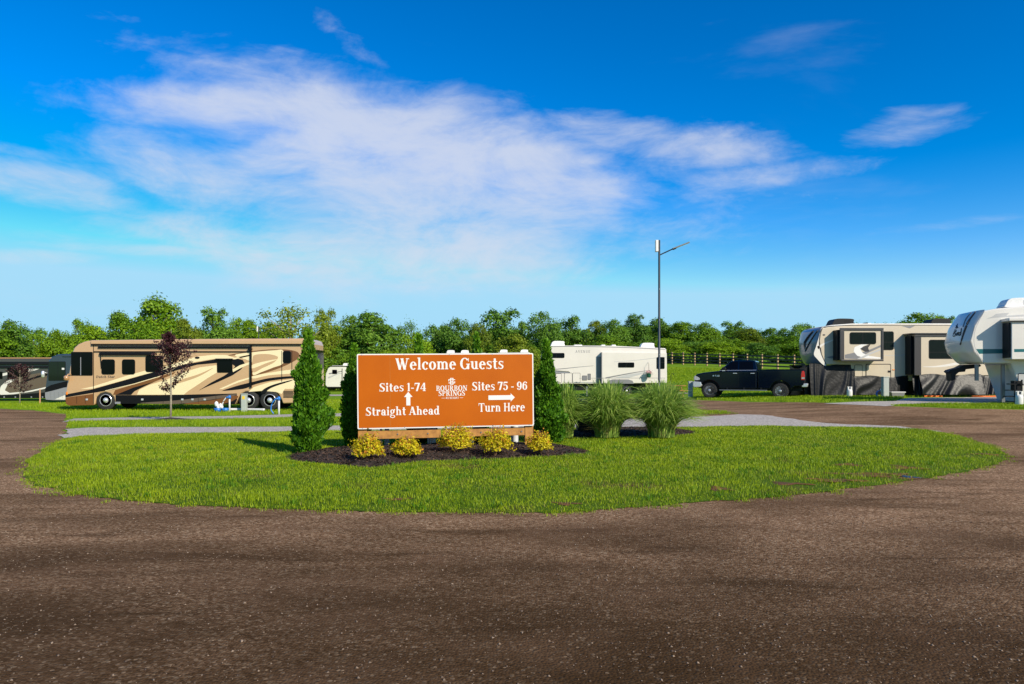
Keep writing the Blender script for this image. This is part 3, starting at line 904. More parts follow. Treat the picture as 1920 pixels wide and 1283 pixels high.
    G['u'] = (.86, [v(.21, .2, X), c(.42, .27, .32, .28, 180, 330, .22), v(.63, 0, X), h(.02, .22, .66), h(.46, .64, .66), h(.63, .84, .04)])
    G['r'] = (.64, [v(.21, 0, X), c(.46, .40, .26, .30, 60, 160, .12), b(.50, .57, .12), sf(.21, .04), h(.02, .22, .66)])
    G['i'] = (.42, [v(.21, 0, X), sf(.21, .04), h(.02, .22, .66), b(.21, .92, .125)])
    G['t'] = (.54, [v(.24, .14, .94, .22), h(.02, .50, .66), c(.37, .20, .24, .22, 180, 320, .2)])
    G['s'] = (.62, [c(.31, .52, .26, .20, 35, 250, .15), c(.30, .20, .28, .21, -145, 72, .16), d(.14, .50, .49, .22, .21), d(.53, .70, .52, .5, .05), d(.05, .2, .04, .0, .05)])
    G['a'] = (.74, [c(.30, .21, .27, .22, 0, 360, .19), v(.52, 0, .5, .22), c(.34, .46, .29, .26, 0, 160, .2), b(.16, .53, .1), h(.52, .74, .04)])
    G['d'] = (.84, [c(.36, .345, .34, .37, 0, 360, .22), v(.60, 0, 1.06), h(.42, .62, 1.02), h(.6, .82, .04)])
    G['g'] = (.76, [c(.34, .45, .30, .26, 0, 360, .2), c(.36, -.14, .36, .19, 0, 360, .14), c(.26, .11, .2, .12, 100, 270, .12), b(.64, .66, .09)])
    G['1'] = (.48, [v(.26, 0, 1), sf(.26, .04), d(.22, .99, .04, .84, .09)])
    G['7'] = (.72, [h(.04, .70, .935, .14), d(.62, .95, .30, 0, .24), d(.05, .98, .05, .68, .06)])
    G['4'] = (.80, [v(.55, 0, 1, .22), h(.03, .78, .28), d(.50, .98, .06, .28, .10), h(.36, .74, .04)])
    G['5'] = (.74, [c(.34, .32, .37, .34, -150, 120, .23), h(.14, .66, .93, .15), v(.14, .5, .97, .08), b(.13, .16, .1)])
    G['9'] = (.76, [c(.38, .66, .35, .35, 0, 360, .22), c(.30, .46, .43, .48, -100, 20, .22), b(.16, .13, .1)])
    G['6'] = (.76, [c(.38, .34, .35, .35, 0, 360, .22), c(.46, .54, .43, .48, 80, 200, .22), b(.60, .87, .1)])
    G['-'] = (.46, [h(.04, .42, .36, .11)])
    G[' '] = (.30, [])
    return G
GLYPH = glyphs()

def letter_mesh(ch, mb, ox, oz, sx, sz, y, slant=0.0, bold=1.0):
    """adds one letter to a mesh: x right, z up, facing -y"""
    k = 0
    for s in GLYPH[ch][1]:
        if s[0] == 'v':
            _, x, a, b_, w = s; w *= bold
            pts = [(x - w / 2, a), (x + w / 2, a), (x + w / 2, b_), (x - w / 2, b_)]; quads = [pts]
        elif s[0] == 'h':
            _, a, b_, yy_, w = s
            quads = [[(a, yy_ - w / 2), (b_, yy_ - w / 2), (b_, yy_ + w / 2), (a, yy_ + w / 2)]]
        elif s[0] == 'd':
            _, x0, y0, x1, y1, w = s; w *= bold
            quads = [[(x0 - w / 2, y0), (x0 + w / 2, y0), (x1 + w / 2, y1), (x1 - w / 2, y1)]]
        else:
            _, cx, cy, rx, ry, a0, a1, T, t = s; T = min(T * bold, rx * .98)
            n = max(4, int(abs(a1 - a0) / 15)); quads = []
            for i in range(n):
                p, q = R(a0 + (a1 - a0) * i / n), R(a0 + (a1 - a0) * (i + 1) / n)
                quads.append([(cx + rx * math.cos(p), cy + ry * math.sin(p)), (cx + rx * math.cos(q), cy + ry * math.sin(q)),
                              (cx + (rx - T) * math.cos(q), cy + (ry - t) * math.sin(q)), (cx + (rx - T) * math.cos(p), cy + (ry - t) * math.sin(p))])
        for q in quads:
            ar = sum(q[i][0] * q[(i + 1) % 4][1] - q[(i + 1) % 4][0] * q[i][1] for i in range(4))
            if ar < 0:
                q = q[::-1]
            mb.add([(ox + (p[0] + slant * p[1]) * sx, y - .00025 * k, oz + p[1] * sz) for p in q], [(0, 1, 2, 3)])
        k += 1
    return GLYPH[ch][0]

def word(parent, text, x0, x1, z, cap, y, m, name='lettering', slant=0.0, bold=1.0, gap=.05, split=False):
    """one line of lettering stretched between x0 and x1, baseline z, capital height cap"""
    w = sum(GLYPH[c][0] + gap for c in text) - gap
    sx = (x1 - x0) / w
    mb = MB(); ox = x0
    for c in text:
        if split:
            mb = MB()
        ox0 = ox
        ox += (letter_mesh(c, mb, ox, z, sx, cap, y, slant, bold) + gap) * sx
        if split and c != ' ':
            mb.build('letter', m, parent, fix=False)
    if not split:
        o = mb.build(name, m, parent, fix=False); o['kind'] = 'stuff'
        return o

# ------------------------------------------------------------------ the welcome sign
PL = Vector(((671 - CX) * 14.7 / F, 14.7, 0)); PR = Vector(((1001 - CX) * 15.25 / F, 15.25, 0))
SW = (PR - PL).length
s_yaw = math.atan2(PR.y - PL.y, PR.x - PL.x)
zb = CH - (805 - HY) * 14.7 / F; zt = CH - (664 - HY) * 14.7 / F
gz = float(island_z(PL.x, PL.y)[0])
sign = thing('welcome_sign', 'large orange welcome sign with white lettering and arrows on timber posts', 'sign', (PL.x, PL.y, gz), (0, R(-.55), s_yaw))
SH = zt - zb; Z0 = zb - gz
def SX(px): return (px - 671) / 330.0 * SW
def SZ(px, py):                          # the panel's edges rise a little to the right in the photograph
    f = (px - 671) / 330.0
    top, bot = 664 - 3 * f, 805 - 8 * f
    return Z0 + SH * (bot - py) / (bot - top)
MB().prism(rrect(0, SW, Z0, Z0 + SH, .03), -.03, -.006).build('border', M['white'], sign)
MB().prism(rrect(.024, SW - .024, Z0 + .024, Z0 + SH - .024, .02), -.033, -.028).build('panel', M['orange'], sign)
MB().box(.02, SW - .02, 0.0, .02, Z0 + .02, Z0 + SH - .02).build('backing_board', M['bark'], sign)
for x in (0.005, SW - .185):
    MB().box(x, x + .18, .022, .172, -.4, Z0 + SH - .015).build('post', M['wood'], sign, bevel=.006)
x_a, x_b = SX(705), SX(979)
MB().box(.19, x_b * .5 - .01, .035, .075, Z0 - .215, Z0 - .045).build('cross_beam', M['wood'], sign, bevel=.004)
MB().box(x_b * .5 + .03, SW - .19, .037, .077, Z0 - .205, Z0 - .035).build('cross_beam', M['wood'], sign, bevel=.004)
MB().box(.19, SW - .19, .024, .064, Z0 + SH - .30, Z0 + SH - .16).build('cross_beam', M['wood'], sign, bevel=.004)
for px in (744, 800, 900, 978):
    MB().lathe([(.014, -.02), (.014, .01)], 'y', (SX(px), .033, Z0 - .12), 8).build('bolt', M['grey'], sign)
yt = -.0352
for txt, a, b, base_px, base, cap_px in (('Welcome Guests', 741, 944, 842, 692, 21), ('Sites 1-74', 711, 797, 754, 733.5, 15.5), ('Straight Ahead', 686, 822, 754, 778, 15.5),
                                         ('Sites 75 - 96', 883, 989, 936, 730.5, 15.5), ('Turn Here', 895, 984, 939, 770.5, 16),
                                         ('BOURBON', 815.5, 874, 845, 732, 9.6), ('SPRINGS', 820, 870, 845, 741.5, 9.4), ('RV RESORT', 833.5, 858, 845, 747.4, 3.8)):
    cap = cap_px / 141.0 * SH * (1.0 if b < 840 else 1.02)
    word(sign, txt, SX(a), SX(b), SZ(base_px, base), cap, yt, M['white'], bold=1.0, split=cap_px > 9)
def flat(parent, name, pts, m, y0, y1):
    return MB().prism(pts, y0, y1).build(name, m, parent)
ax, az = SX(764), SZ(764, 760)
hh_ = SZ(764, 734.5) - az
flat(sign, 'up_arrow', [(ax - .042, az), (ax + .042, az), (ax + .042, az + hh_ * .62), (ax + .088, az + hh_ * .62), (ax, az + hh_), (ax - .088, az + hh_ * .62), (ax - .042, az + hh_ * .62)], M['white'], -.0375, -.0325)
bx0, bx1, bz = SX(914), SX(964.5), SZ(939, 744.5)
flat(sign, 'right_arrow', [(bx0, bz - .048), (bx1 - .09, bz - .048), (bx1 - .09, bz - .088), (bx1, bz), (bx1 - .09, bz + .088), (bx1 - .09, bz + .048), (bx0, bz + .048)], M['white'], -.0375, -.0325)
mb = MB(); mx_, mz = SX(845), SZ(845, 714.5)
for (x0, x1, z0, z1) in ((-.035, -.018, -.07, .07), (.018, .035, -.07, .07), (-.035, .035, .055, .07), (-.035, .035, -.07, -.055), (-.035, .035, -.008, .008),
                         (-.07, .07, .026, .042), (-.07, .07, -.042, -.026), (-.07, -.054, .0, .042), (.054, .07, -.042, 0)):
    mb.box(mx_ + x0, mx_ + x1, -.0365 - .0001 * len(mb.v) / 8, -.0325, mz + z0, mz + z1)
mb.build('monogram', M['white'], sign)
MB().box(SX(826), SX(832), -.0355, -.0325, SZ(845, 746), SZ(845, 745.4)).build('rule_line', M['white'], sign)
MB().box(SX(860), SX(866), -.0355, -.0325, SZ(845, 745.8), SZ(845, 745.2)).build('rule_line', M['white'], sign)

MB().box(SX(731) - .0015, SX(731) + .0015, -.0334, -.0325, Z0 + .04, Z0 + SH - .04).build('panel_joint', M['wood'], sign)
for px in (680, 757, 841, 922, 992):
    for z_ in (Z0 + .02, Z0 + SH - .02):
        MB().lathe([(.011, -.004), (.011, .004)], 'y', (SX(px), -.031, z_ - (.006 if z_ > 1 else -.006)), 8).build('screw', M['grey'], sign)

# pipes that stand behind the sign
PIPES = [(714.5, 852, 11, .028, 'thin pale grey pipe standing behind the left end of the sign'), (725.5, 850, 13, .05, 'thick pale grey pipe behind the left end of the sign'),
         (803.5, 846, 10, .022, 'thin steel rod standing behind the sign between two golden shrubs'), (811, 846, 12, .07, 'wide pale pipe with dark speckles behind the middle of the sign'),
         (884, 843, 12, .055, 'pale pipe behind the sign right of the largest golden shrub'), (959.5, 843, 12, .02, 'thin steel rod standing behind the right end of the sign'),
         (966, 842, 12, .07, 'capped pale pipe behind the right end of the sign')]
for px, py, hpx, rad, lab in PIPES:
    q = PL + (PR - PL) * ((px - 671) / 330.0)
    Y = q.y + .75
    X = (px - CX) * Y / F
    zg = float(island_z(X, Y)[0])
    o = MB().lathe([(rad, -.15), (rad, .48), (rad * 1.18, .48), (rad * 1.18, .60), (rad * .9, .62), (.001, .625)], 'z', (0, 0, 0), 14).build('standpipe', M['pvc'], None, loc=(X, Y, zg), auto=40)
    tag(o, lab, 'pipe', 'pipes behind the welcome sign')
# ------------------------------------------------------------------ vehicles
class Side:
    """measures taken off the photograph for a vehicle whose long side stands at depth Y: x to the right, z up, in metres"""
    def __init__(s, px0, py_ground, Y):
        s.s = F / Y; s.px0 = px0; s.pg = py_ground
    def x(s, px): return (px - s.px0) / s.s
    def z(s, py): return (s.pg - py) / s.s
    def pt(s, p): return (s.x(p[0]), s.z(p[1]))
    def pts(s, l): return [s.pt(p) for p in l]

def rring(x, y0, y1, z0, z1, r, n=4, lean=0.0):
    """rounded-rectangle ring in the y,z plane at x"""
    r = min(r, (y1 - y0) / 2 - .005, (z1 - z0) / 2 - .005)
    out = []
    for (cy, cz, a) in ((y1 - r, z1 - r, 0), (y0 + r, z1 - r, 90), (y0 + r, z0 + r, 180), (y1 - r, z0 + r, 270)):
        for k in range(n + 1):
            t = R(a + 90 * k / n)
            zz = cz + r * math.sin(t)
            out.append((x + lean * (zz - z0), cy + r * math.cos(t), zz))
    return out

def window(root, S, x0, x1, y0, y1, r=.08, proud=.0, glass='glass', bar=None, base=0.0, frame='black'):
    a, b, c, d = S.x(x0), S.x(x1), S.z(y1), S.z(y0)
    f = MB().prism(rrect(a, b, c, d, r), base - .022 - proud, base + .01).build('window', M[frame], root)
    k = .028
    if bar is None:
        MB().prism(rrect(a + k, b - k, c + k, d - k, r * .7), base - .026 - proud, base - .02).build('pane', M[glass], f)
    else:
        m = S.x(bar) if bar > 5 else None
        if m is not None:
            MB().prism(rrect(a + k, m - .012, c + k, d - k, r * .5), base - .026 - proud, base - .02).build('pane', M[glass], f)
            MB().prism(rrect(m + .012, b - k, c + k, d - k, r * .5), base - .0265 - proud, base - .02).build('pane', M[glass], f)
        else:
            zz = c + (d - c) * bar
            MB().prism(rrect(a + k, b - k, zz + .012, d - k, r * .5), base - .026 - proud, base - .02).build('pane', M[glass], f)
            MB().prism(rrect(a + k, b - k, c + k, zz - .012, r * .5), base - .0265 - proud, base - .02).build('pane', M[glass], f)
    return f

def decal(root, S, pts, m, lvl=1, name='stripe', base=0.0, smooth=True, n=5):
    p = S.pts(pts) if S else pts
    if smooth:
        p = smooth_poly(p, n)
    return MB().prism(p, base - .0022 * lvl, base + .004).build(name, M[m], root)

def ribbon(root, S, path, w0, w1, m, lvl, name='stripe', base=0.0):
    """tapering painted line through pixel points; widths in pixels"""
    p = smooth_poly(S.pts(path), 6, False)
    up, dn = [], []
    for i, q in enumerate(p):
        a, b = p[max(i - 1, 0)], p[min(i + 1, len(p) - 1)]
        dx, dz = b[0] - a[0], b[1] - a[1]; l = math.hypot(dx, dz) or 1
        t = i / (len(p) - 1)
        w = (w0 + (w1 - w0) * t + math.sin(math.pi * t) * max(w0, w1) * .15) / S.s / 2
        up.append((q[0] - dz / l * w, q[1] + dx / l * w)); dn.append((q[0] + dz / l * w, q[1] - dx / l * w))
    return decal(root, None, up + dn[::-1], m, lvl, name, base, False)

def wheel(root, x, z, r, rim, y, rimmat='chrome', width=.26, holes=8, dual=False):
    t = MB().lathe([(rim, 0), (r * .93, 0), (r, .03), (r, width - .03), (r * .93, width), (rim, width)], 'y', (0, 0, 0), 36).build('wheel', M['rubber'], root, loc=(x, y, z), auto=40)
    m = MB().lathe([(rim * 1.04, .0), (rim * .98, -.015), (rim * .9, .02), (rim * .62, .012), (rim * .36, -.005), (rim * .30, -.05), (rim * .12, -.07), (.001, -.072)], 'y', (0, 0, 0), 32)
    rm = m.build('rim', M[rimmat], t, auto=50)
    h = MB()
    for k in range(holes):
        a = 2 * math.pi * k / holes
        h.lathe([(rim * .095, -.0), (rim * .095, .05)], 'y', (rim * .74 * math.cos(a), .012, rim * .74 * math.sin(a)), 8)
    h.build('hand_holes', M['blackp'], t)['kind'] = 'stuff'
    return t

def ac_unit(root, S, x0, x1, y0, y1, yc, m='plastic_w', w=.72, vent=False):
    a, b, c, d = S.x(x0), S.x(x1), S.z(y1), S.z(y0)
    h = d - c
    o = MB().prism(smooth_poly([(a + .04, c), (a, c + h * .35), (a + (b - a) * .12, d - h * .12), (a + (b - a) * .4, d), (b - .03, d - h * .08), (b, c + h * .5), (b - .02, c)], 4), yc - w / 2, yc + w / 2).build('air_conditioner', M[m], root, bevel=.04, seg=3)
    if vent:
        g = MB()
        for k in range(6):
            g.box(b - (b - a) * .45 + k * .06, b - (b - a) * .45 + k * .06 + .03, yc - w / 2 - .006, yc - w / 2 + .02, c + h * .25, c + h * .75)
        g.build('grille', M['black'], o)['kind'] = 'stuff'
    return o

def hatch(root, S, x0, x1, y0, y1, panel, r=.07, handle=True, base=0.0, seam='black', k=.022):
    a, b, c, d = S.x(x0), S.x(x1), S.z(y1), S.z(y0)
    o = MB().prism(rrect(a, b, c, d, r), base - .012, base + .01).build('compartment_door', M[seam], root)
    MB().prism(rrect(a + k, b - k, c + k, d - k, r * .75), base - .016, base - .011).build('door_skin', M[panel], o)
    if handle:
        MB().box((a + b) / 2 - .05, (a + b) / 2 + .05, base - .03, base - .015, c + .05, c + .10).build('handle', M['grey'], o)
    return o

# ---------------- tan motorhome
def gpy(px, Y):
    return HY + (CH - at(px, Y).z) * F / Y
S = Side(122, gpy(340, 39), 38.0)
X0 = (122 - CX) * 38.0 / F
mh = thing('motorhome', 'long tan motorhome with cream, brown and black swoosh graphics', 'motorhome', (X0, 38.0, CH - (S.pg - HY) * 38 / F))
W = 2.55
prof = S.pts([(122, 742), (123, 757), (128, 761), (176, 760), (178, 757), (181, 745), (188, 738), (197, 735.5), (206, 738), (213, 745), (216, 757), (440, 759), (444, 752), (450, 740), (460, 734.5), (512, 734.5), (522, 739), (528, 751), (530, 757), (583, 755), (584, 720), (583, 645),
              (580, 637), (572, 634.5), (400, 635.5), (172, 638), (158, 640.5), (147, 645), (139, 652), (135, 661), (129, 700), (124, 728)])
MB().prism(prof, 0, W).build('body', M['tan'], mh, bevel=.07, seg=3)
MB().box(S.x(180), S.x(530), .30, W - .3, .35, S.z(736)).build('chassis', M['black'], mh)
# lower brown and dark skirt
decal(mh, S, [(122.6, 746), (150, 742), (176, 738.5), (176, 759.5), (128.5, 760.5), (123.6, 757)], 'brown', 1, 'skirt_panel', smooth=False)
decal(mh, S, [(216.5, 741), (300, 741), (356, 740), (444, 738), (444.5, 750), (440, 758.5), (217, 757)], 'blackp', 1, 'skirt_panel', smooth=False)
decal(mh, S, [(262, 756), (330, 751), (400, 743), (441, 739), (436, 743), (380, 752), (330, 757.5)], 'taupe_d', 2, 'stripe')
decal(mh, S, [(345, 757.5), (400, 750), (442, 742), (443, 748), (415, 757.5)], 'brown', 3, 'stripe')
# sweeping graphics
decal(mh, S, [(122.5, 740), (174, 730), (263, 705), (300, 694), (350, 683), (408, 673), (440, 671.5), (455, 675), (460, 683), (452, 693), (436, 704), (410, 716), (375, 731), (372, 733), (395, 718), (420, 705), (436, 694),
                (441, 687), (434, 682), (405, 681), (370, 684), (330, 695), (300, 705), (251, 720), (211, 731), (174, 737), (122.6, 745.5)], 'blackp', 2, 'stripe', smooth=False)
decal(mh, S, [(150, 730), (174, 725), (240, 704), (273, 695), (300, 691), (340, 678), (368, 669), (400, 665.5), (424, 666), (440, 671), (470, 665), (470, 667.5), (440, 674), (405, 672.5), (360, 680), (300, 695), (263, 704.5), (200, 722), (174, 729)], 'cream', 3, 'stripe', smooth=False)
decal(mh, S, [(212, 740.5), (216, 731.5), (251, 721), (300, 706), (330, 697), (325, 702), (285, 718), (255, 731), (244, 740.5)], 'brown', 2, 'stripe', smooth=False)
decal(mh, S, [(197, 733.5), (251, 721), (300, 706.5), (300, 705), (251, 719.6), (197, 732.6)], 'cream', 4, 'stripe', smooth=False)
decal(mh, S, [(217, 740.6), (250, 727), (290, 716), (270, 725), (252, 734), (246, 740.6)], 'blackp', 3, 'stripe', smooth=False)
decal(mh, S, [(257, 740.4), (261, 731), (280, 722), (310, 713), (345, 698), (375, 689), (406, 685), (408, 698), (390, 709), (366, 725), (352, 734), (345, 740.2)], 'cream', 4, 'stripe', smooth=False)
decal(mh, S, [(300, 728), (340, 712), (372, 702), (400, 690), (375, 705), (345, 716)], 'tan', 5, 'stripe')
decal(mh, S, [(410, 730), (446, 714), (471, 707), (471, 709.5), (443, 719), (418, 729.5)], 'cream', 3, 'stripe', smooth=False)
decal(mh, S, [(436, 693), (450, 685), (471, 678), (471, 682), (452, 690), (437, 698)], 'cream', 4, 'stripe', smooth=False)
# upper right oval
decal(mh, S, [(428, 667), (462, 660), (504, 655.5), (536, 655.5), (555, 659), (561, 664.5), (558, 673), (543, 682), (525, 690), (502, 698), (475, 705), (471, 702), (471, 668)], 'brown', 2, 'stripe')
decal(mh, S, [(440, 666.5), (475, 660.5), (515, 657), (531, 658), (531, 681), (512, 689.5), (490, 698), (474, 703), (473, 680)], 'cream', 3, 'stripe')
decal(mh, S, [(479, 665.5), (501, 664), (518, 667.5), (521, 672), (512, 681), (493, 690), (474, 698), (474, 672)], 'tan', 4, 'stripe')
decal(mh, S, [(474, 684), (500, 677), (520, 674), (500, 681), (474, 691)], 'cream', 5, 'stripe')
decal(mh, S, [(475, 705), (525, 696), (560, 692), (583, 691), (583, 699), (545, 701), (505, 704), (476, 710)], 'cream', 2, 'stripe')
decal(mh, S, [(420, 731.5), (445, 723.5), (475, 716), (506, 709), (546, 705.5), (583, 705), (583, 710), (548, 709.5), (508, 714), (478, 721), (458, 729), (420, 733)], 'blackp', 3, 'stripe')
decal(mh, S, [(466, 735), (476, 726), (505, 717), (545, 711.5), (583, 711), (583, 729), (534, 729.5), (528, 739), (518, 735), (490, 733)], 'cream', 2, 'stripe', smooth=False)
decal(mh, S, [(489, 737), (496, 729), (514, 721), (545, 713), (546, 714.5), (516, 724.5), (503, 731), (497, 738)], 'blackp', 4, 'stripe')
# trim along the roof, awning boxes, slide-out topper
MB().box(S.x(172), S.x(572), -.10, .10, S.z(645.5), S.z(638.5)).build('roof_awning_box', M['tan'], mh, bevel=.03)
MB().box(S.x(172), S.x(572), -.085, .0, S.z(648), S.z(646)).build('awning_rail', M['blackp'], mh)
MB().box(S.x(185), S.x(472), -.09, .02, S.z(653.2), S.z(649.8)).build('slide_topper', M['blackp'], mh, bevel=.015)
MB().box(S.x(176), S.x(470), -.05, .02, S.z(660.5), S.z(658.8)).build('slide_trim', M['blackp'], mh)
MB().box(S.x(188), S.x(291), -.14, .02, S.z(666.5), S.z(661)).build('window_awning', M['blackp'], mh, bevel=.03)
MB().tube([(S.x(190), -.08, S.z(666)), (S.x(190.6), -.03, S.z(691))], .022).build('awning_arm', M['blackp'], mh)
o = MB().box(S.x(469.6), S.x(472.4), -.10, .01, S.z(727), S.z(648)).build('awning_arm', M['blackp'], mh)
MB().lathe([(.1, -.16), (.1, .0)], 'y', (S.x(470), 0, S.z(655)), 14).build('awning_hub', M['blackp'], mh)
for px, (ya, yb) in ((175.5, (645, 757)), (528.5, (658, 716)), (547.5, (658, 703))):
    MB().box(S.x(px) - .012, S.x(px) + .012, -.018, .01, S.z(yb), S.z(ya)).build('panel_seam', M['blackp'], mh)
for px in (144, 160, 240, 272, 306, 340, 372, 405):
    MB().box(S.x(px) - .006, S.x(px) + .006, -.0125, .01, S.z(757), S.z(743)).build('door_seam', M['black'], mh)
for px in (163, 267, 342, 361, 384):
    MB().box(S.x(px) - .06, S.x(px) + .06, -.03, .0, S.z(751), S.z(747.5)).build('latch', M['chrome'], mh, bevel=.01)
MB().box(S.x(216), S.x(226), -.03, .0, S.z(757.5), S.z(753.5)).build('fuel_door', M['silver'], mh)
f = window(mh, S, 133.5, 174, 660, 704.5, .05, bar=152, glass='glass')
MB().box(S.x(151.3), S.x(152.6), -.034, -.02, S.z(704), S.z(670)).build('window_bar', M['silver'], f)
window(mh, S, 190.5, 215.5, 674, 702.5, .12)
window(mh, S, 229, 253.5, 674, 702.5, .12)
window(mh, S, 273, 306, 667, 698, .12)
f = window(mh, S, 407, 436, 674, 699, .08)
MB().box(S.x(405), S.x(437), -.12, -.0, S.z(675.5), S.z(672.5)).build('window_awning', M['blackp'], f, bevel=.02)
window(mh, S, 530.5, 546, 658, 681.5, .12)
MB().prism([(S.x(370) + .13 * math.cos(a), S.z(671) + .06 * math.sin(a)) for a in np.linspace(0, 6.28, 20)[:-1]], -.02, .0).build('speaker_vent', M['black'], mh)
MB().box(S.x(123.5), S.x(127), -.012, .25, S.z(740.5), S.z(735)).build('marker_light', M['amber'], mh, bevel=.015)
mb = MB(); mb.tube([(S.x(134), .02, S.z(703)), (S.x(130.5), -.12, S.z(702)), (S.x(129.5), -.2, S.z(706))], .035)
mb.lathe([(.05, -.14), (.13, -.09), (.13, .09), (.05, .14)], 'z', (S.x(129.5), -.22, S.z(709)), 14)
mb.build('mirror', M['tan_mid'], mh, smooth=True)
mb = MB(); mb.box(0, .05, .3, 2.25, S.z(705), S.z(662))
mb.build('windshield', M['glass'], mh, loc=(S.x(130.5), 0, 0)).rotation_euler = (0, R(6), 0)
for k in range(6):
    MB().box(S.x(531.5), S.x(550), -.02, .0, S.z(744.5 - 2.3 * k), S.z(745.7 - 2.3 * k)).build('vent_louvre', M['black'], mh)
for px, py in ((197.5, 755.2), (465.5, 752.5), (505.5, 752.2)):
    wheel(mh, S.x(px), .52, .52, .31, .03, width=.29)
    t = MB().lathe([(.2, 0), (.5, 0), (.52, .03), (.52, .25), (.2, .28)], 'y', (0, 0, 0), 24).build('inner_wheel', M['rubber'], mh, loc=(S.x(px), W - .32, .52))
word(mh, 'Dutch Star', S.x(180), S.x(215), S.z(709), .13, -.004, M['ink'], 'lettering', .12, 1.1)
MB().box(S.x(583), S.x(585.5), .25, W - .25, S.z(690), S.z(655)).build('rear_window', M['glass'], mh)
MB().box(S.x(575), S.x(586), .1, W - .1, .35, .62).build('rear_bumper', M['tan_mid'], mh, bevel=.05)

# ---------------- slate-blue motorhome behind it
S = Side(86, gpy(240, 53), 52.0)
m2 = thing('motorhome', 'slate blue motorhome nose showing behind the tan one', 'motorhome', ((86 - CX) * 52 / F, 52.0, CH - (S.pg - HY) * 52 / F))
MB().prism(S.pts([(84.5, 728), (84.5, 745), (86, 750), (100, 751), (400, 751), (400, 668), (396, 665), (120, 664), (106, 665), (97, 669), (91, 677), (88, 700)]), 0, 2.5).build('body', M['slate'], m2, bevel=.09, seg=3)
decal(m2, S, [(84.6, 728), (100, 722), (124, 715), (124, 720), (200, 705), (390, 690), (390, 750), (100, 750.5), (86, 749.5), (84.6, 744)], 'silver', 1, 'stripe', smooth=False)
decal(m2, S, [(84.7, 728), (96, 722), (124, 715), (160, 708), (160, 722), (120, 727), (98, 733), (84.7, 736)], 'blackp', 2, 'stripe', smooth=False)
decal(m2, S, [(103, 749), (112, 745), (124, 740), (150, 735), (150, 742), (120, 749.5)], 'offwhite', 3, 'stripe', smooth=False)
f = window(m2, S, 91, 123, 678, 714, .07, bar=109, glass='glass_g')
MB().box(S.x(116.5), S.x(121), -.035, -.02, S.z(693.5), S.z(690)).build('window_sticker', M['white'], f)
mb = MB(); mb.tube([(S.x(88), .05, S.z(700)), (S.x(84), -.1, S.z(698))], .03); mb.lathe([(.05, -.25), (.12, -.18), (.12, .18), (.05, .25)], 'z', (S.x(83.2), -.15, S.z(702)), 12)
mb.build('mirror', M['chrome'], m2, smooth=True)
MB().box(0, .05, .3, 2.2, S.z(715), S.z(676)).build('windshield', M['glass'], m2, loc=(S.x(88.5), 0, 0)).rotation_euler = (0, R(6), 0)
wheel(m2, S.x(140), .5, .5, .3, .05)
wheel(m2, S.x(330), .5, .5, .3, .05)
for px in (95, 102, 110, 117):
    MB().box(S.x(px) - .006, S.x(px) + .006, -.009, .01, S.z(747), S.z(735)).build('door_seam', M['grey'], m2)
MB().box(S.x(118), S.x(395), -.08, .05, S.z(669), S.z(666)).build('awning_box', M['slate'], m2, bevel=.02)

# ---------------- dark grey and taupe motorhome at the left edge
S = Side(-180, gpy(-40, 58), 57.0)
m3 = thing('motorhome', 'dark grey and taupe motorhome with white swoosh cut by the left edge', 'motorhome', ((-180 - CX) * 57 / F, 57.0, CH - (S.pg - HY) * 57 / F))
MB().prism(S.pts([(-180, 747), (96, 747), (99, 740), (99, 678), (96, 673), (-176, 673), (-180, 680)]), 0, 2.5).build('body', M['greyp'], m3, bevel=.07, seg=3)
MB().prism(S.pts([(-176, 672.8), (97, 672.8), (95, 670.5), (-170, 670.5)]), .1, 2.4).build('roof', M['tan_mid'], m3, bevel=.03)
MB().box(S.x(-170), S.x(94), -.16, .02, S.z(684), S.z(678.5)).build('slide_topper', M['black'], m3, bevel=.04)
MB().box(S.x(-175), S.x(97), -.1, .02, S.z(690.5), S.z(686.5)).build('awning_box', M['black'], m3, bevel=.03)
decal(m3, S, [(8, 735), (14, 722), (24, 712), (60, 702), (98, 700), (98, 724), (70, 728), (44, 734), (25, 738)], 'taupe_d', 1, 'stripe')
decal(m3, S, [(-4, 738), (2, 724), (12, 715), (30, 708), (56, 702), (28, 712), (14, 722), (9, 732), (18, 737), (50, 734), (98, 723), (98, 726), (60, 734.5), (25, 739.5), (2, 740.5)], 'offwhite', 2, 'stripe', smooth=False)
decal(m3, S, [(0, 702), (30, 695), (55, 691), (75, 690.5), (60, 696), (25, 701), (0, 706)], 'offwhite', 2, 'stripe')
decal(m3, S, [(40, 716), (70, 705), (98, 699), (98, 702), (70, 709), (40, 719)], 'blackp', 3, 'stripe')
decal(m3, S, [(-180, 740), (20, 741), (98, 735), (98, 746.5), (-180, 746.5)], 'blackp', 1, 'skirt_panel', smooth=False)
window(m3, S, 14, 53, 690.5, 711, .07, bar=33)
window(m3, S, -20, 5, 697, 711, .07)
for px in (8, 29, 59, 80):
    MB().box(S.x(px) - .05, S.x(px) + .05, -.02, .0, S.z(746), S.z(743.5)).build('latch', M['silver'], m3)
for px in (-130, -40):
    wheel(m3, S.x(px), .5, .5, .3, .05)

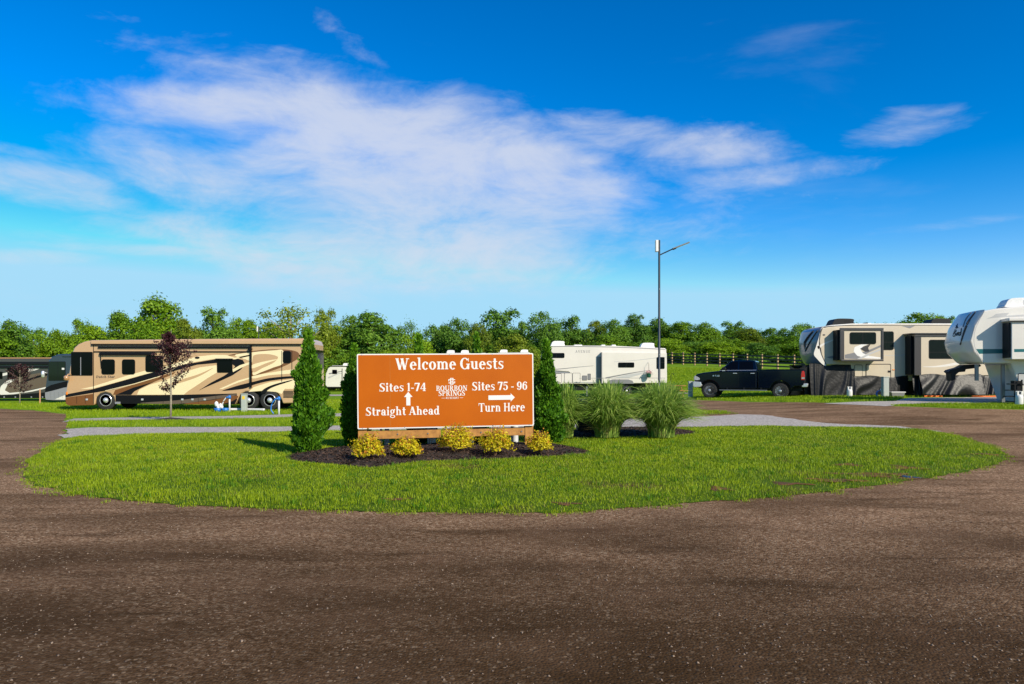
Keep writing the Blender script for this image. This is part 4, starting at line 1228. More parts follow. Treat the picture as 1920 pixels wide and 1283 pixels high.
# ---------------- white travel trailer seen past the evergreen
def far_trailer(px0, px1, pt, pg, Y, label, acs, grp, parts=True):
    pg = gpy((px0 + px1) / 2, Y + 1)
    S = Side(px0, pg, Y)
    r = thing('travel_trailer', label, 'trailer', ((px0 - CX) * Y / F, Y, 1.65 - (pg - HY) * Y / F), group=grp)
    zt_, zb_ = S.z(pt), .55
    L_ = S.x(px1)
    MB().prism([(.0, zb_ + .25), (.25, zb_), (L_, zb_), (L_, zt_ - .06), (L_ - .1, zt_), (.9, zt_), (.35, zt_ - .35), (.05, zt_ - 1.1)], 0, 2.45).build('body', M['offwhite'], r, bevel=.07, seg=2)
    MB().box(.3, L_ - .1, .4, 2.0, .32, zb_).build('chassis', M['black'], r)
    MB().box(.05, L_, -.01, .02, zb_ - .08, zb_ + .04).build('lower_trim', M['black'], r)
    if parts:
        window(r, S, px0 + 13, px0 + 22, pt + 8, pt + 16, .06)
        window(r, S, px0 + 50, px0 + 72, pt + 8, pt + 18, .06)
        d_ = MB().prism(rrect(S.x(px0 + 32), S.x(px0 + 42), zb_ + .08, zt_ - .42, .08), -.03, .01).build('entry_door', M['offwhite'], r)
        MB().box(S.x(px0 + 31), S.x(px0 + 32.2), -.035, .01, zb_ + .05, zt_ - .4).build('door_frame', M['black'], d_)
        decal(r, None, [(.4, zt_ - 1.0), (2.6, zt_ - .62), (2.7, zt_ - .68), (.5, zt_ - 1.16)], 'decal_g', 1, 'stripe', 0, False)
        decal(r, None, [(.3, zt_ - 1.5), (1.6, zt_ - 1.0), (3.4, zt_ - .95), (1.7, zt_ - 1.12), (.4, zt_ - 1.7)], 'decal_l', 2, 'stripe', 0, False)
    for k in (.55, .68):
        wheel(r, L_ * k, .34, .34, .2, .06, 'alloy', .2, 6)
    MB().box(-1.0, .3, 1.15, 1.3, .45, .55).build('tongue', M['black'], r)
    MB().box(.5, L_ - .2, -.05, .03, zt_ - .14, zt_ - .04).build('awning_tube', M['black'], r)
    for a in acs:
        ac_unit(r, S, a, a + 11 * 90 / Y, pt - 4.6 * 90 / Y, pt + 1, 1.2)
    return r
far_trailer(610, 716, 685.5, 734, 92, 'white travel trailer seen between the evergreen and the sign', [640], 'trailers parked in the far rows')
far_trailer(828, 912, 662, 728, 70, 'white trailer hidden behind the sign, left pair of roof air conditioners', [836, 863], 'trailers parked in the far rows', False)
far_trailer(917, 994, 661, 728, 70, 'white trailer hidden behind the sign, right pair of roof air conditioners', [937, 976], 'trailers parked in the far rows', False)

# ---------------- white fifth wheel in the middle
Y = 55.0
S = Side(1018, gpy(1130, Y + 1), Y)
fw = thing('fifth_wheel_trailer', 'warm white fifth-wheel trailer with lettering standing behind the ornamental grasses', 'trailer', ((1018 - CX) * Y / F, Y, CH - (S.pg - HY) * Y / F))
MB().prism(S.pts([(1017, 690), (1019, 693.5), (1066, 697.5), (1069, 700), (1034, 700.5), (1041, 720.5), (1249, 718.5), (1249.5, 700), (1249.5, 655), (1246, 653), (1150, 648.5), (1040, 648), (1028, 649.5), (1019, 655), (1016, 670)]), 0, 2.5).build('body', M['cream_w'], fw, bevel=.06, seg=3)
decal(fw, S, [(1021, 694.5), (1066, 698), (1068.5, 699.7), (1036, 700.2), (1022, 699)], 'silver', 1, 'nose_panel', smooth=False)
ribbon(fw, S, [(1021, 653), (1040, 650), (1100, 650), (1180, 652), (1248, 655.5)], 1.3, 1.3, 'decal_g', 1, 'roof_trim')
MB().prism(S.pts([(1127, 719), (1127, 661), (1248, 662.5), (1248.5, 718)]), -.42, .05).build('slide_out', M['cream_w'], fw, bevel=.02)
MB().box(S.x(1126.4), S.x(1127.8), -.44, .0, S.z(719), S.z(661)).build('slide_trim', M['decal_g'], fw)
MB().prism(S.pts([(1119, 718), (1119, 669), (1127, 669), (1127, 718)]), -.05, .03).build('slide_seal', M['decal_g'], fw)
window(fw, S, 1028, 1058.5, 662, 671.5, .1, bar=1043)
window(fw, S, 1157.5, 1187.5, 680, 689.5, .08, base=-.42, bar=1172.5)
window(fw, S, 1229, 1244, 670, 692, .08, base=-.42, bar=.55)
hatch(fw, S, 1042, 1053, 700.5, 718, 'cream_w')
hatch(fw, S, 1058, 1073, 699.5, 718.5, 'cream_w')
hatch(fw, S, 1073.4, 1088, 699.5, 718.5, 'cream_w')
hatch(fw, S, 1091.5, 1100.5, 704.5, 713.5, 'decal_g', .03, False)
hatch(fw, S, 1101.8, 1107.6, 701, 712.5, 'decal_g', .03, False)
ribbon(fw, S, [(1021, 693.5), (1050, 692), (1080, 689), (1113, 686)], 1.6, .5, 'decal_g', 1)
ribbon(fw, S, [(1134, 709), (1160, 704), (1190, 698.5), (1217, 694.5)], 2.4, .6, 'decal_g', 1, base=-.42)
decal(fw, S, [(1150, 708.5), (1175, 702.5), (1212, 697), (1198, 703), (1178, 708.5)], 'decal_l', 2, 'stripe', -.42, False)
ribbon(fw, S, [(1150, 679), (1190, 676), (1225, 672), (1248, 670)], .8, 1.0, 'decal_l', 1, base=-.42)
ribbon(fw, S, [(1085, 709.5), (1170, 709), (1245, 709)], .6, .6, 'decal_g', 3, base=-.42)
word(fw, 'AVENUE', S.x(1079), S.x(1106.5), S.z(661.5), .18, -.004, M['decal_g'], 'lettering', 0, .8, .28)
o = MB().prism(S.pts([(1137, 719.5), (1140, 713.5), (1147, 711.5), (1176, 711.5), (1184, 714), (1187, 719.5)]), -.45, -.40).build('wheel_arch', M['decal_g'], fw)
for px in (1150, 1173):
    wheel(fw, S.x(px), .40, .40, .24, -.40, 'alloy', .24, 6)
ac_unit(fw, S, 1035, 1059.5, 638.5, 648.5, 1.2)
ac_unit(fw, S, 1205.5, 1230.5, 642, 652.5, 1.2)
for a, b in ((1078, 1094), (1130, 1138), (1150, 1158)):
    MB().box(S.x(a), S.x(b), .9, 1.4, S.z(649), S.z(645.5)).build('roof_vent', M['roofw'], fw, bevel=.05)
MB().box(S.x(1018), S.x(1036), .9, 1.5, S.z(703), S.z(698)).build('pin_box', M['black'], fw)
for px in (1036, 1064, 1100):
    MB().box(S.x(px), S.x(px) + .1, .3, .42, 0, .75).build('landing_leg', M['grey'], fw)
MB().box(S.x(1041), S.x(1249), .35, 2.1, .42, S.z(719)).build('chassis', M['black'], fw)
pt = thing('hanging_basket', 'green hanging flower basket beside the rear of the white fifth-wheel', 'flower basket', (S.x(1213) + fw.location.x, Y - .75, fw.location.z + S.z(708)))
MB().lathe([(.13, 0), (.17, .1), (.20, .34), (.21, .36), (.18, .36)], 'z', (0, 0, 0), 16).build('pot', M['potgreen'], pt, smooth=True)
def leaf_cloud(P, Nn, size, aspect=.55, jitter=.6):
    """small rhombus leaves at P facing roughly along Nn"""
    n = len(P)
    Nn = Nn + rng.normal(0, jitter, (n, 3)); Nn /= np.linalg.norm(Nn, axis=1)[:, None] + 1e-9
    a = rng.normal(0, 1, (n, 3)); u = np.cross(Nn, a); u /= np.linalg.norm(u, axis=1)[:, None] + 1e-9
    w = np.cross(Nn, u)
    s = (size * rng.uniform(.6, 1.3, n))[:, None]
    V = np.stack([P - u * s, P + w * s * aspect + u * s * .1, P + u * s, P - w * s * aspect + u * s * .1], 1).reshape(-1, 3)
    return V, np.arange(n * 4).reshape(-1, 4)
q = rng.normal(0, 1, (160, 3)) * (.13, .13, .07) + (0, 0, .4)
V_, F_ = leaf_cloud(q, q - (0, 0, .3), .05)
np_mesh('flowers', V_, F_, M['flower'], pt)
MB().tube([(0, .0, .36), (0, 0, 1.0), (.0, .33, 1.15)], .012).build('bracket', M['black'], pt)

# ---------------- taupe fifth wheel with black skirting
Y = 38.5
S = Side(1498, gpy(1680, Y + 1), Y)
tf = thing('fifth_wheel_trailer', 'taupe fifth-wheel trailer with two slide-outs and black tarp skirting', 'trailer', ((1498 - CX) * Y / F, Y, CH - (S.pg - HY) * Y / F))
W = 2.5
MB().prism(S.pts([(1546, 684), (1596, 684), (1596, 712), (1604, 714), (1905, 714), (1905, 612), (1900, 608.5), (1700, 608), (1600, 608.5), (1560, 611.5), (1540, 615.5), (1536, 640), (1540, 664)]), 0, W).build('body', M['taup'], tf, bevel=.05, seg=3)
BULGE = .28
def cap_prof(root, S, prof_px, W, n):
    """outline of the cap on the trailer's centre line, half a width behind the side wall"""
    return smooth_poly(S.pts(prof_px), n, False)
def nose(root, S, prof_px, x_end, ytop, ybot, mat_, W, name='nose_cap'):
    """rounded front cap lofted from its side outline: each level leans back towards the corners"""
    p = cap_prof(root, S, prof_px, W, 5)
    xe = S.x(x_end) if not callable(x_end) else None
    rings = []
    cols = np.linspace(-1, 1, 15)
    V = []; nlev = len(p)
    for (x, z) in p:
        xb = float(xe if xe is not None else x_end(z))
        x = min(xb - (xb - x) * BULGE, xb - .02)
        for c in cols:
            k = 1 - (1 - abs(c) ** 3.2) ** .5 if abs(c) < 1 else 1
            V.append((x + (xb - x) * k, W / 2 + c * W / 2, z))
    Fc = []
    nc = len(cols)
    for i in range(nlev - 1):
        for j in range(nc - 1):
            Fc.append((i * nc + j, i * nc + j + 1, (i + 1) * nc + j + 1, (i + 1) * nc + j))
    return MB().add(V, Fc).build(name, M[mat_], root, smooth=True)
def xend_t(z):
    return np.interp(z, [S_t.z(684), S_t.z(664), S_t.z(640), S_t.z(620), S_t.z(613)], [S_t.x(1549), S_t.x(1540), S_t.x(1535.5), S_t.x(1538), S_t.x(1545)])
S_t = S
nose(tf, S, [(1549, 684.3), (1528, 684), (1510, 680), (1500, 671), (1498, 661), (1503, 645), (1513, 628), (1523, 617), (1533, 614), (1546, 613)], xend_t, 0, 0, 'silver', W)
# white sweep down the corner of the cap, on the side wall
decal(tf, S, [(1546.5, 613.5), (1540, 616), (1537, 628), (1536.5, 645), (1540, 664), (1549, 684), (1543, 684), (1531, 672), (1526, 664), (1530, 650), (1536, 630), (1540, 615)], 'offwhite', 2, 'cap_sweep')
ribbon(tf, S, [(1542, 616), (1537, 630), (1536, 646), (1540, 664), (1549, 684)], .9, 1.4, 'ink', 3, 'cap_seam')
ribbon(tf, S, [(1545, 614), (1560, 612), (1600, 610.3), (1700, 609.8), (1900, 610.3)], 1.3, 1.3, 'ink', 1, 'roof_trim')
MB().prism(S.pts([(1542, 613), (1560, 609.5), (1600, 606.6), (1900, 606.6), (1903, 609), (1560, 611.5)]), .05, W - .05).build('roof', M['roofw'], tf, bevel=.02)
decal(tf, S, [(1690, 611.5), (1716, 611), (1706, 616), (1702, 615)], 'decal_g', 1, 'stripe', 0, False)
# slide-outs
MB().box(S.x(1566), S.x(1641), -.62, .05, S.z(675.5), S.z(619)).build('slide_out', M['taup'], tf, bevel=.02)
for (a, b, c, d_) in ((1565, 1645, 616.5, 621.5), (1567, 1645, 674.5, 678), (1641, 1645, 621.5, 674.5), (1565, 1572.5, 621.5, 674.5)):
    MB().box(S.x(a), S.x(b), -.66, -.55, S.z(d_), S.z(c)).build('slide_trim', M['greyp'], tf, bevel=.01)
MB().box(S.x(1562), S.x(1568), -.50, .02, S.z(676), S.z(620)).build('slide_seal', M['black'], tf)
window(tf, S, 1583, 1631.5, 624.5, 646.5, .1, base=-.62, bar=1607, glass='glass_g')
b_ = -.62
decal(tf, S, [(1574, 673), (1574, 666), (1592, 662), (1600, 664), (1624, 655), (1640, 648), (1640, 652), (1620, 661), (1596, 674)], 'decal_g', 1, 'stripe', b_, False)
decal(tf, S, [(1590, 660), (1592, 652), (1604, 647), (1620, 645.5), (1608, 650), (1603, 656), (1607, 663), (1618, 668), (1640, 671), (1640, 673.5), (1612, 672.5), (1597, 668)], 'white', 2, 'stripe', b_, False)
decal(tf, S, [(1602, 655), (1608, 651), (1622, 646), (1617, 653), (1619, 660), (1612, 660.5)], 'greyp', 3, 'stripe', b_, False)
decal(tf, S, [(1596, 674), (1616, 664), (1640, 655), (1640, 658), (1622, 665), (1604, 674)], 'decal_l', 4, 'stripe', b_, False)
decal(tf, S, [(1549, 670), (1562, 667), (1562, 672.5), (1555, 672)], 'decal_g', 1, 'stripe', 0, False)
decal(tf, S, [(1532, 650), (1545, 643), (1562, 636.5), (1562, 639), (1546, 646), (1534, 655)], 'offwhite', 2, 'stripe', 0, False)
ribbon(tf, S, [(1646, 640), (1652, 637)], 2, 2, 'decal_g', 1)
ribbon(tf, S, [(1646, 666), (1680, 667), (1697, 665)], .8, .8, 'decal_l', 1)
window(tf, S, 1651, 1675.5, 621.5, 656.5, .1, bar=.42, glass='glass_g')
MB().box(S.x(1705), S.x(1880), -.75, .05, S.z(704), S.z(632.5)).build('slide_out', M['taup'], tf, bevel=.02)
MB().box(S.x(1697), S.x(1706), -.55, .02, S.z(703), S.z(631)).build('slide_seal', M['black'], tf)
MB().box(S.x(1700), S.x(1712), -.765, -.70, S.z(703.5), S.z(632.5)).build('slide_trim', M['greyp'], tf)
MB().box(S.x(1700), S.x(1882), -.80, -.1, S.z(632.6), S.z(629.3)).build('slide_trim', M['greyp'], tf)
MB().box(S.x(1693), S.x(1885), -.84, .02, S.z(628), S.z(626.3)).build('slide_topper', M['greyp'], tf)
window(tf, S, 1726.5, 1777, 638.5, 673.5, .1, base=-.75, bar=.34, glass='glass_g')
decal(tf, S, [(1715, 688), (1740, 686.5), (1770, 681.5), (1800, 674), (1830, 668), (1830, 672), (1800, 679.5), (1765, 687), (1735, 689.3)], 'offwhite', 1, 'stripe', -.75)
# lower doors, marker lights
hatch(tf, S, 1602, 1617, 684, 706.5, 'taup', handle=False)
hatch(tf, S, 1623, 1670.5, 682.5, 710.5, 'taup', handle=False, k=.04)
MB().box(S.x(1664.5), S.x(1670), -.035, -.01, S.z(698.5), S.z(695)).build('handle', M['black'], tf)
for px, py in ((1599, 701), (1675, 693.5), (1545, 628)):
    MB().box(S.x(px) - .06, S.x(px) + .06, -.025, .005, S.z(py) - .03, S.z(py) + .03).build('marker_light', M['amber'] if px != 1545 else M['ink'], tf, bevel=.01)
ac_unit(tf, S, 1575, 1615, 595, 608, 1.25, 'black', .8, True)
ac_unit(tf, S, 1763, 1800, 595, 608, 1.25, 'black', .8)
MB().box(S.x(1636), S.x(1650), .9, 1.3, S.z(608), S.z(603.6)).build('roof_vent', M['plastic_w'], tf, bevel=.03)
MB().box(S.x(1637), S.x(1643), .85, 1.1, S.z(605), S.z(602.8)).build('vent_cap', M['black'], tf, bevel=.02)
# skirting: tarp hung in folds
def tarp(root, S, x0, x1, yt_, yb_, base, folds, amp, lean, seed, name='skirting'):
    rs = np.random.default_rng(seed)
    nu, nv = 90, 14
    V = []
    ph = rs.uniform(0, 6.28, 4)
    for j in range(nv):
        t = j / (nv - 1)
        for i in range(nu):
            u = i / (nu - 1)
            xx_ = S.x(x0) + (S.x(x1) - S.x(x0)) * u
            diag = (u + .12 * math.sin(u * 7 + ph[1])) * folds * 4.2 + t * (4.5 * math.sin(u * 3.3 + ph[3]) + 1.5)
            fold = (math.sin(diag + ph[0]) * .5 + math.sin(diag * 1.9 + ph[1]) * .3 + math.sin(diag * .6 + ph[2]) * .4)
            zz = S.z(yt_) + (S.z(yb_) - S.z(yt_)) * t + (.05 * math.sin(u * 9 + ph[2]) if j == 0 else 0)
            V.append((xx_, base - lean * t - amp * (.25 + t) * fold * .5 - .02, zz))
    Fc = [(j * nu + i, j * nu + i + 1, (j + 1) * nu + i + 1, (j + 1) * nu + i) for j in range(nv - 1) for i in range(nu - 1)]
    return MB().add(V, Fc).build(name, M['tarp'], root, smooth=True)
tarp(tf, S, 1518, 1601, 683.5, 744, .06, 5, .14, .25, 1)
tarp(tf, S, 1598, 1702, 706, 740, -.01, 5, .12, .15, 2)
tarp(tf, S, 1700, 1716, 703, 740, -.5, 2, .06, .2, 3)
tarp(tf, S, 1709, 1822, 703, 739, -.74, 4, .2, .25, 4)
tarp(tf, S, 1822, 1884, 703, 739, -.74, 4, .16, .25, 5)
MB().prism(S.pts([(1510, 744), (1510, 690), (1524, 685), (1596, 685), (1596, 744)]), .12, .2).build('skirting', M['tarp'], tf)
MB().prism(S.pts([(1600, 715), (1600, 742), (1900, 742), (1900, 713)]), .5, .6).build('underbody', M['black'], tf)
MB().box(S.x(1512), S.x(1514), .2, 2.3, 0, S.z(685)).build('skirting', M['tarp'], tf)
MB().prism(S.pts([(1500, 684), (1546, 684), (1546, 689), (1512, 691)]), .9, 1.6).build('pin_box', M['black'], tf)

# ---------------- white fifth wheel cut by the right edge
Y = 29.6
S = Side(1779, gpy(1960, Y + 1), Y)
wf = thing('fifth_wheel_trailer', 'white fifth-wheel trailer with teal stripe cut by the right edge', 'trailer', ((1779 - CX) * Y / F, Y, CH - (S.pg - HY) * Y / F))
MB().prism(S.pts([(1838, 682), (1883, 682), (1906, 754), (1915, 755), (2230, 755), (2230, 578), (2220, 575), (1920, 575.5), (1860, 580), (1838, 584), (1822, 612), (1815, 640), (1821, 660)]), 0, 2.5).build('body', M['offwhite'], wf, bevel=.05, seg=3)
S_w = S
BULGE = .32
wf.rotation_euler = (0, 0, R(-12))
def xend_w(z):
    return np.interp(z, [S_w.z(682), S_w.z(660), S_w.z(640), S_w.z(612), S_w.z(584)], [S_w.x(1838.5), S_w.x(1821), S_w.x(1815), S_w.x(1822), S_w.x(1839)])
nose(wf, S, [(1838.5, 682.5), (1822, 681), (1806, 678), (1795, 669), (1783, 661), (1779, 652), (1779.5, 640), (1784, 618), (1792, 600), (1803, 586), (1818, 582), (1839, 582.5)], xend_w, 0, 0, 'offwhite', 2.5)
ribbon(wf, S, [(1839, 585), (1825, 615), (1821.5, 640), (1826, 660), (1837, 681)], .8, .8, 'decal_l', 1, 'cap_seam')
# graphics on the rounded cap: thin raised strips following it
def cap_point(px, py, S, xend, prof_px, W, wf, Y, zlow):
    """a point on the cap: level from py, position along the curve chosen so that it shows at px"""
    p = cap_prof(wf, S, prof_px, W, 8); z = S.z(py)
    up = [q for q in p if q[1] >= p[0][1] - 1e-4]
    x = float(np.interp(z, [q[1] for q in up], [q[0] for q in up])); xb = float(xend(z))
    x = xb - (xb - x) * BULGE
    cz, sz = math.cos(wf.rotation_euler.z), math.sin(wf.rotation_euler.z)
    for c in np.linspace(-1, 0, 200):
        x = min(x, xb - .02)
        k = 1 - (1 - abs(c) ** 3.2) ** .5 if abs(c) < 1 else 1
        xx_, yy_ = x + (xb - x) * k, W / 2 + c * W / 2
        # where it appears from the road
        ux = CX + F * (wf.location.x + xx_ * cz - yy_ * sz) / (wf.location.y + xx_ * sz + yy_ * cz)
        if ux <= px:
            return Vector((xx_ - .012, yy_ - .006, z))
    return Vector((x, W / 2, z))
CAP = [(1779, 652), (1779.5, 640), (1784, 618), (1792, 600), (1803, 586), (1818, 582), (1839, 582.5)]
def cap_strip(path, w, m, name, S=S, xend=xend_w, CAP=CAP, wf=wf, Y=Y, zlow=652):
    P_ = [cap_point(a, b, S, xend, CAP, 2.5, wf, Y, zlow) for a, b in smooth_poly(path, 5, False)]
    return MB().tube(P_, [w * (.4 + .6 * math.sin(math.pi * (i + .6) / (len(P_) + .2))) for i in range(len(P_))], 6).build(name, M[m], wf)
cap_strip([(1830, 584), (1818, 600), (1809, 620), (1801, 646)], .05, 'ink', 'cap_stripe')
cap_strip([(1822, 584), (1812, 596), (1806, 612)], .028, 'decal_g', 'cap_stripe')
for path in ([(1789, 616), (1788, 622), (1786, 628)], [(1788.5, 616), (1792, 615.5), (1792.5, 619), (1788, 622), (1792, 624), (1790, 628), (1786, 628.5)], [(1794.5, 622), (1793.5, 628)], [(1796, 628), (1796.5, 622), (1798.5, 621.5)],
             [(1801, 622), (1798.5, 624), (1799, 628), (1801.5, 626)], [(1803, 614), (1801.5, 628)], [(1791, 611), (1793, 604), (1794, 611), (1796, 608)], [(1790, 612), (1797, 612)]):
    cap_strip(path, .022, 'ink', 'cap_lettering')
decal(wf, S, [(1842, 599), (1852, 595), (1858, 590), (1880, 588.5), (1875, 594), (1920, 591), (1960, 592), (1900, 596), (1860, 597)], 'decal_l', 1, 'stripe', 0, False)
decal(wf, S, [(1825, 655), (1990, 656), (1990, 662), (1830, 664)], 'teal', 1, 'stripe', 0, False)
MB().box(S.x(1872), S.x(2060), -.62, .05, S.z(675), S.z(605)).build('slide_out', M['offwhite'], wf, bevel=.02)
MB().box(S.x(1868.5), S.x(1875.5), -.55, .02, S.z(672), S.z(608)).build('slide_seal', M['black'], wf)
MB().box(S.x(1866), S.x(2065), -.70, .02, S.z(606), S.z(600)).build('slide_topper', M['offwhite'], wf, bevel=.03)
MB().box(S.x(1869), S.x(2063), -.71, -.6, S.z(607.2), S.z(605.6)).build('topper_rail', M['black'], wf)
decal(wf, S, [(1876, 656.5), (1990, 656), (1990, 661), (1876, 662)], 'teal', 1, 'stripe', -.62, False)
decal(wf, S, [(1890, 619.5), (1920, 618), (1960, 619), (1960, 622), (1912, 622.5)], 'rust', 1, 'stripe', -.62, False)
decal(wf, S, [(1880, 669), (1930, 667), (1990, 667), (1990, 669), (1920, 669.5)], 'decal_l', 1, 'stripe', -.62, False)
ac_unit(wf, S, 1890, 1945, 557.5, 575.5, 1.2, 'plastic_w', .75, True)
# pin box and landing gear
MB().prism(S.pts([(1794, 697), (1797, 693.5), (1812, 689), (1822, 683.5), (1848, 682.5), (1851, 686), (1843, 690), (1824, 692.5), (1823, 697), (1812, 698), (1806, 704), (1806, 712), (1799.5, 715), (1798, 700)]), .95, 1.55).build('pin_box', M['black'], wf, bevel=.02)
for px in (1877, 1833):
    MB().box(S.x(px) - .06, S.x(px) + .06, .35, .47, .0 if px > 1850 else .9, S.z(683)).build('landing_leg', M['grey'], wf)
st = MB()
for k in range(3):
    st.box(S.x(1866 + k * 5), S.x(1890 + k * 4), -.5 + .12 * k, -.2 + .12 * k, .25 + k * .25, .29 + k * .25)
st.box(S.x(1880), S.x(1882), -.45, -.40, .0, .75); st.box(S.x(1893), S.x(1895), -.35, -.3, .0, .95); st.box(S.x(1884), S.x(1896), -.2, .1, .5, .9)
st.build('entry_steps', M['black'], wf)
hatch(wf, S, 1894, 1930, 700, 722, 'decal_l', handle=False)
for px in (2080, 2130):
    wheel(wf, S.x(px), .4, .4, .24, -.02, 'alloy', .24, 6)

BULGE = .28
CAP_T = [(1498, 661), (1503, 645), (1513, 628), (1523, 617), (1533, 614), (1546, 613)]
for path, w_, m_ in (([(1504, 652), (1509, 641), (1517, 629), (1526, 619)], .085, 'ink'), ([(1511, 657), (1517, 644), (1526, 630), (1534, 619)], .05, 'ink'), ([(1501, 660), (1507, 653), (1513, 650)], .04, 'decal_g')):
    cap_strip(path, w_, m_, 'cap_stripe', S=S_t, xend=xend_t, CAP=CAP_T, wf=tf, Y=38.5, zlow=661)
# ------------------------------------------------------------------ pickup truck
YF = 40.5
psi = R(26)
q = at(1301, YF)
mid = (q.x + 2.9 * math.cos(psi), q.y - 2.9 * math.sin(psi) + 1)
tr = thing('pickup_truck', 'dark navy crew-cab pickup truck parked in front of the taupe trailer', 'truck', (q.x, q.y, tz(*mid)), (0, 0, -psi))
TWD = 2.0
def arc(cx, cz, r, a0, a1, n=12):
    return [(cx + r * math.cos(R(a0 + (a1 - a0) * k / n)), cz + r * math.sin(R(a0 + (a1 - a0) * k / n))) for k in range(n + 1)]
FA, RA, WR = .86, 4.62, .42
front = [(.06, .72), (.02, 1.0), (.05, 1.22), (.14, 1.33), (.5, 1.42), (1.0, 1.48), (1.45, 1.52), (2.4, 1.54), (3.42, 1.55), (3.42, .52), (1.5, .5)] + arc(FA, WR + .02, .54, 8, 172)
MB().prism(front, 0, TWD).build('cab_body', M['navy'], tr, bevel=.07, seg=3)
MB().box(.35, 1.38, .36, 1.64, .36, 1.0).build('front_wheel_well', M['black'], tr)
MB().box(RA - .53, RA + .53, .37, 1.63, .38, .87).build('rear_wheel_well', M['black'], tr)
wall = [(3.46, .54), (3.46, 1.56), (5.72, 1.58), (5.80, 1.54), (5.82, 1.0), (5.80, .72), (5.3, .66)] + arc(RA, WR + .02, .54, 8, 172) + [(4.0, .52)]
bn = MB().prism(wall, 0.01, .16).build('bed_side', M['navy'], tr, bevel=.04, seg=3)
MB().prism(wall, TWD - .16, TWD - .01).build('bed_side', M['navy'], tr, bevel=.04, seg=3)
MB().box(3.46, 5.7, .17, TWD - .17, .88, .95).build('bed_floor', M['black'], tr)
tg = MB().box(5.72, 5.80, .17, TWD - .17, .78, 1.56).build('tailgate', M['navy'], tr, bevel=.02)
MB().box(5.79, 5.83, .85, 1.15, 1.22, 1.32).build('handle', M['chrome'], tg)
MB().box(3.44, 5.76, .0, .14, 1.565, 1.60).build('bed_rail_cap', M['black'], tr, bevel=.01)
# greenhouse
def gy(z): return .05 + .17 * (z - 1.5) / .62
gp = [(1.38, 1.50), (1.62, 1.72), (1.92, 1.98), (2.08, 2.07), (2.4, 2.12), (2.9, 2.125), (3.2, 2.10), (3.32, 2.06), (3.44, 1.52)]
V = [(x, gy(z), z) for x, z in gp] + [(x, TWD - gy(z), z) for x, z in gp]
n = len(gp)
Fc = [tuple(range(n)), tuple(range(2 * n - 1, n - 1, -1))] + [(i, i + n, (i + 1) % n + n, (i + 1) % n) for i in range(n)]
MB().add(V, Fc).build('cab', M['navy'], tr, bevel=.05, seg=3)
def cabpane(pts, name='side_window', m='glass'):
    V = [(x, gy(z) - .012, z) for x, z in pts]; V2 = [(x, gy(z) + .03, z) for x, z in pts]
    k = len(pts)
    return MB().add(V + V2, [tuple(range(k)), tuple(range(2 * k - 1, k - 1, -1))] + [(i, i + k, (i + 1) % k + k, (i + 1) % k) for i in range(k)]).build(name, M[m], tr)
cabpane([(1.60, 1.56), (2.40, 1.57), (2.40, 2.03), (2.14, 2.03), (1.98, 1.95)])
cabpane([(2.48, 1.57), (3.22, 1.58), (3.20, 2.0), (3.12, 2.03), (2.48, 2.03)])
cabpane([(1.42, 1.535), (3.40, 1.548), (3.40, 1.562), (1.46, 1.552)], 'belt_moulding', 'chrome')
wsh = [(1.40, .16, 1.535), (1.40, TWD - .16, 1.535), (2.03, TWD - .27, 2.055), (2.03, .27, 2.055)]
MB().add([(x - .012, y, z + .012) for x, y, z in wsh] + wsh, [(0, 1, 2, 3), (7, 6, 5, 4), (0, 4, 5, 1), (1, 5, 6, 2), (2, 6, 7, 3), (3, 7, 4, 0)]).build('windshield', M['glass'], tr)
rw = [(3.45, .22, 1.60), (3.45, TWD - .22, 1.60), (3.352, TWD - .3, 2.0), (3.352, .3, 2.0)]
r_ = MB().add([(x + .012, y, z) for x, y, z in rw] + [(x - .02, y, z) for x, y, z in rw], [(0, 1, 2, 3), (7, 6, 5, 4), (0, 4, 5, 1), (1, 5, 6, 2), (2, 6, 7, 3), (3, 7, 4, 0)]).build('rear_window', M['glass_g'], tr)
MB().box(3.40, 3.43, .96, 1.04, 1.6, 2.0).build('window_bar', M['navy'], r_)
# doors: seams and handles
for x in (1.50, 2.44, 3.36):
    MB().box(x - .006, x + .006, -.004, .02, .62, 1.53).build('door_seam', M['black'], tr)
for x in (2.15, 3.08):
    MB().box(x, x + .22, -.035, .0, 1.36, 1.40).build('door_handle', M['chrome'], tr, bevel=.012)
o = MB().prism([(1.56, 1.50), (1.80, 1.50), (1.82, 1.60), (1.78, 1.72), (1.60, 1.72), (1.55, 1.62)], -.26, -.06).build('mirror', M['black'], tr, bevel=.04)
MB().box(1.6, 1.78, -.265, -.24, 1.51, 1.55).build('mirror_trim', M['chrome'], o)
MB().box(1.62, 1.72, -.1, .06, 1.55, 1.60).build('mirror_arm', M['black'], o)
MB().box(1.42, 3.95, -.12, .06, .42, .47).build('running_board', M['grey'], tr, bevel=.02)
for x in (1.8, 2.7, 3.6):
    MB().box(x, x + .08, -.02, .2, .44, .6).build('board_bracket', M['black'], tr)
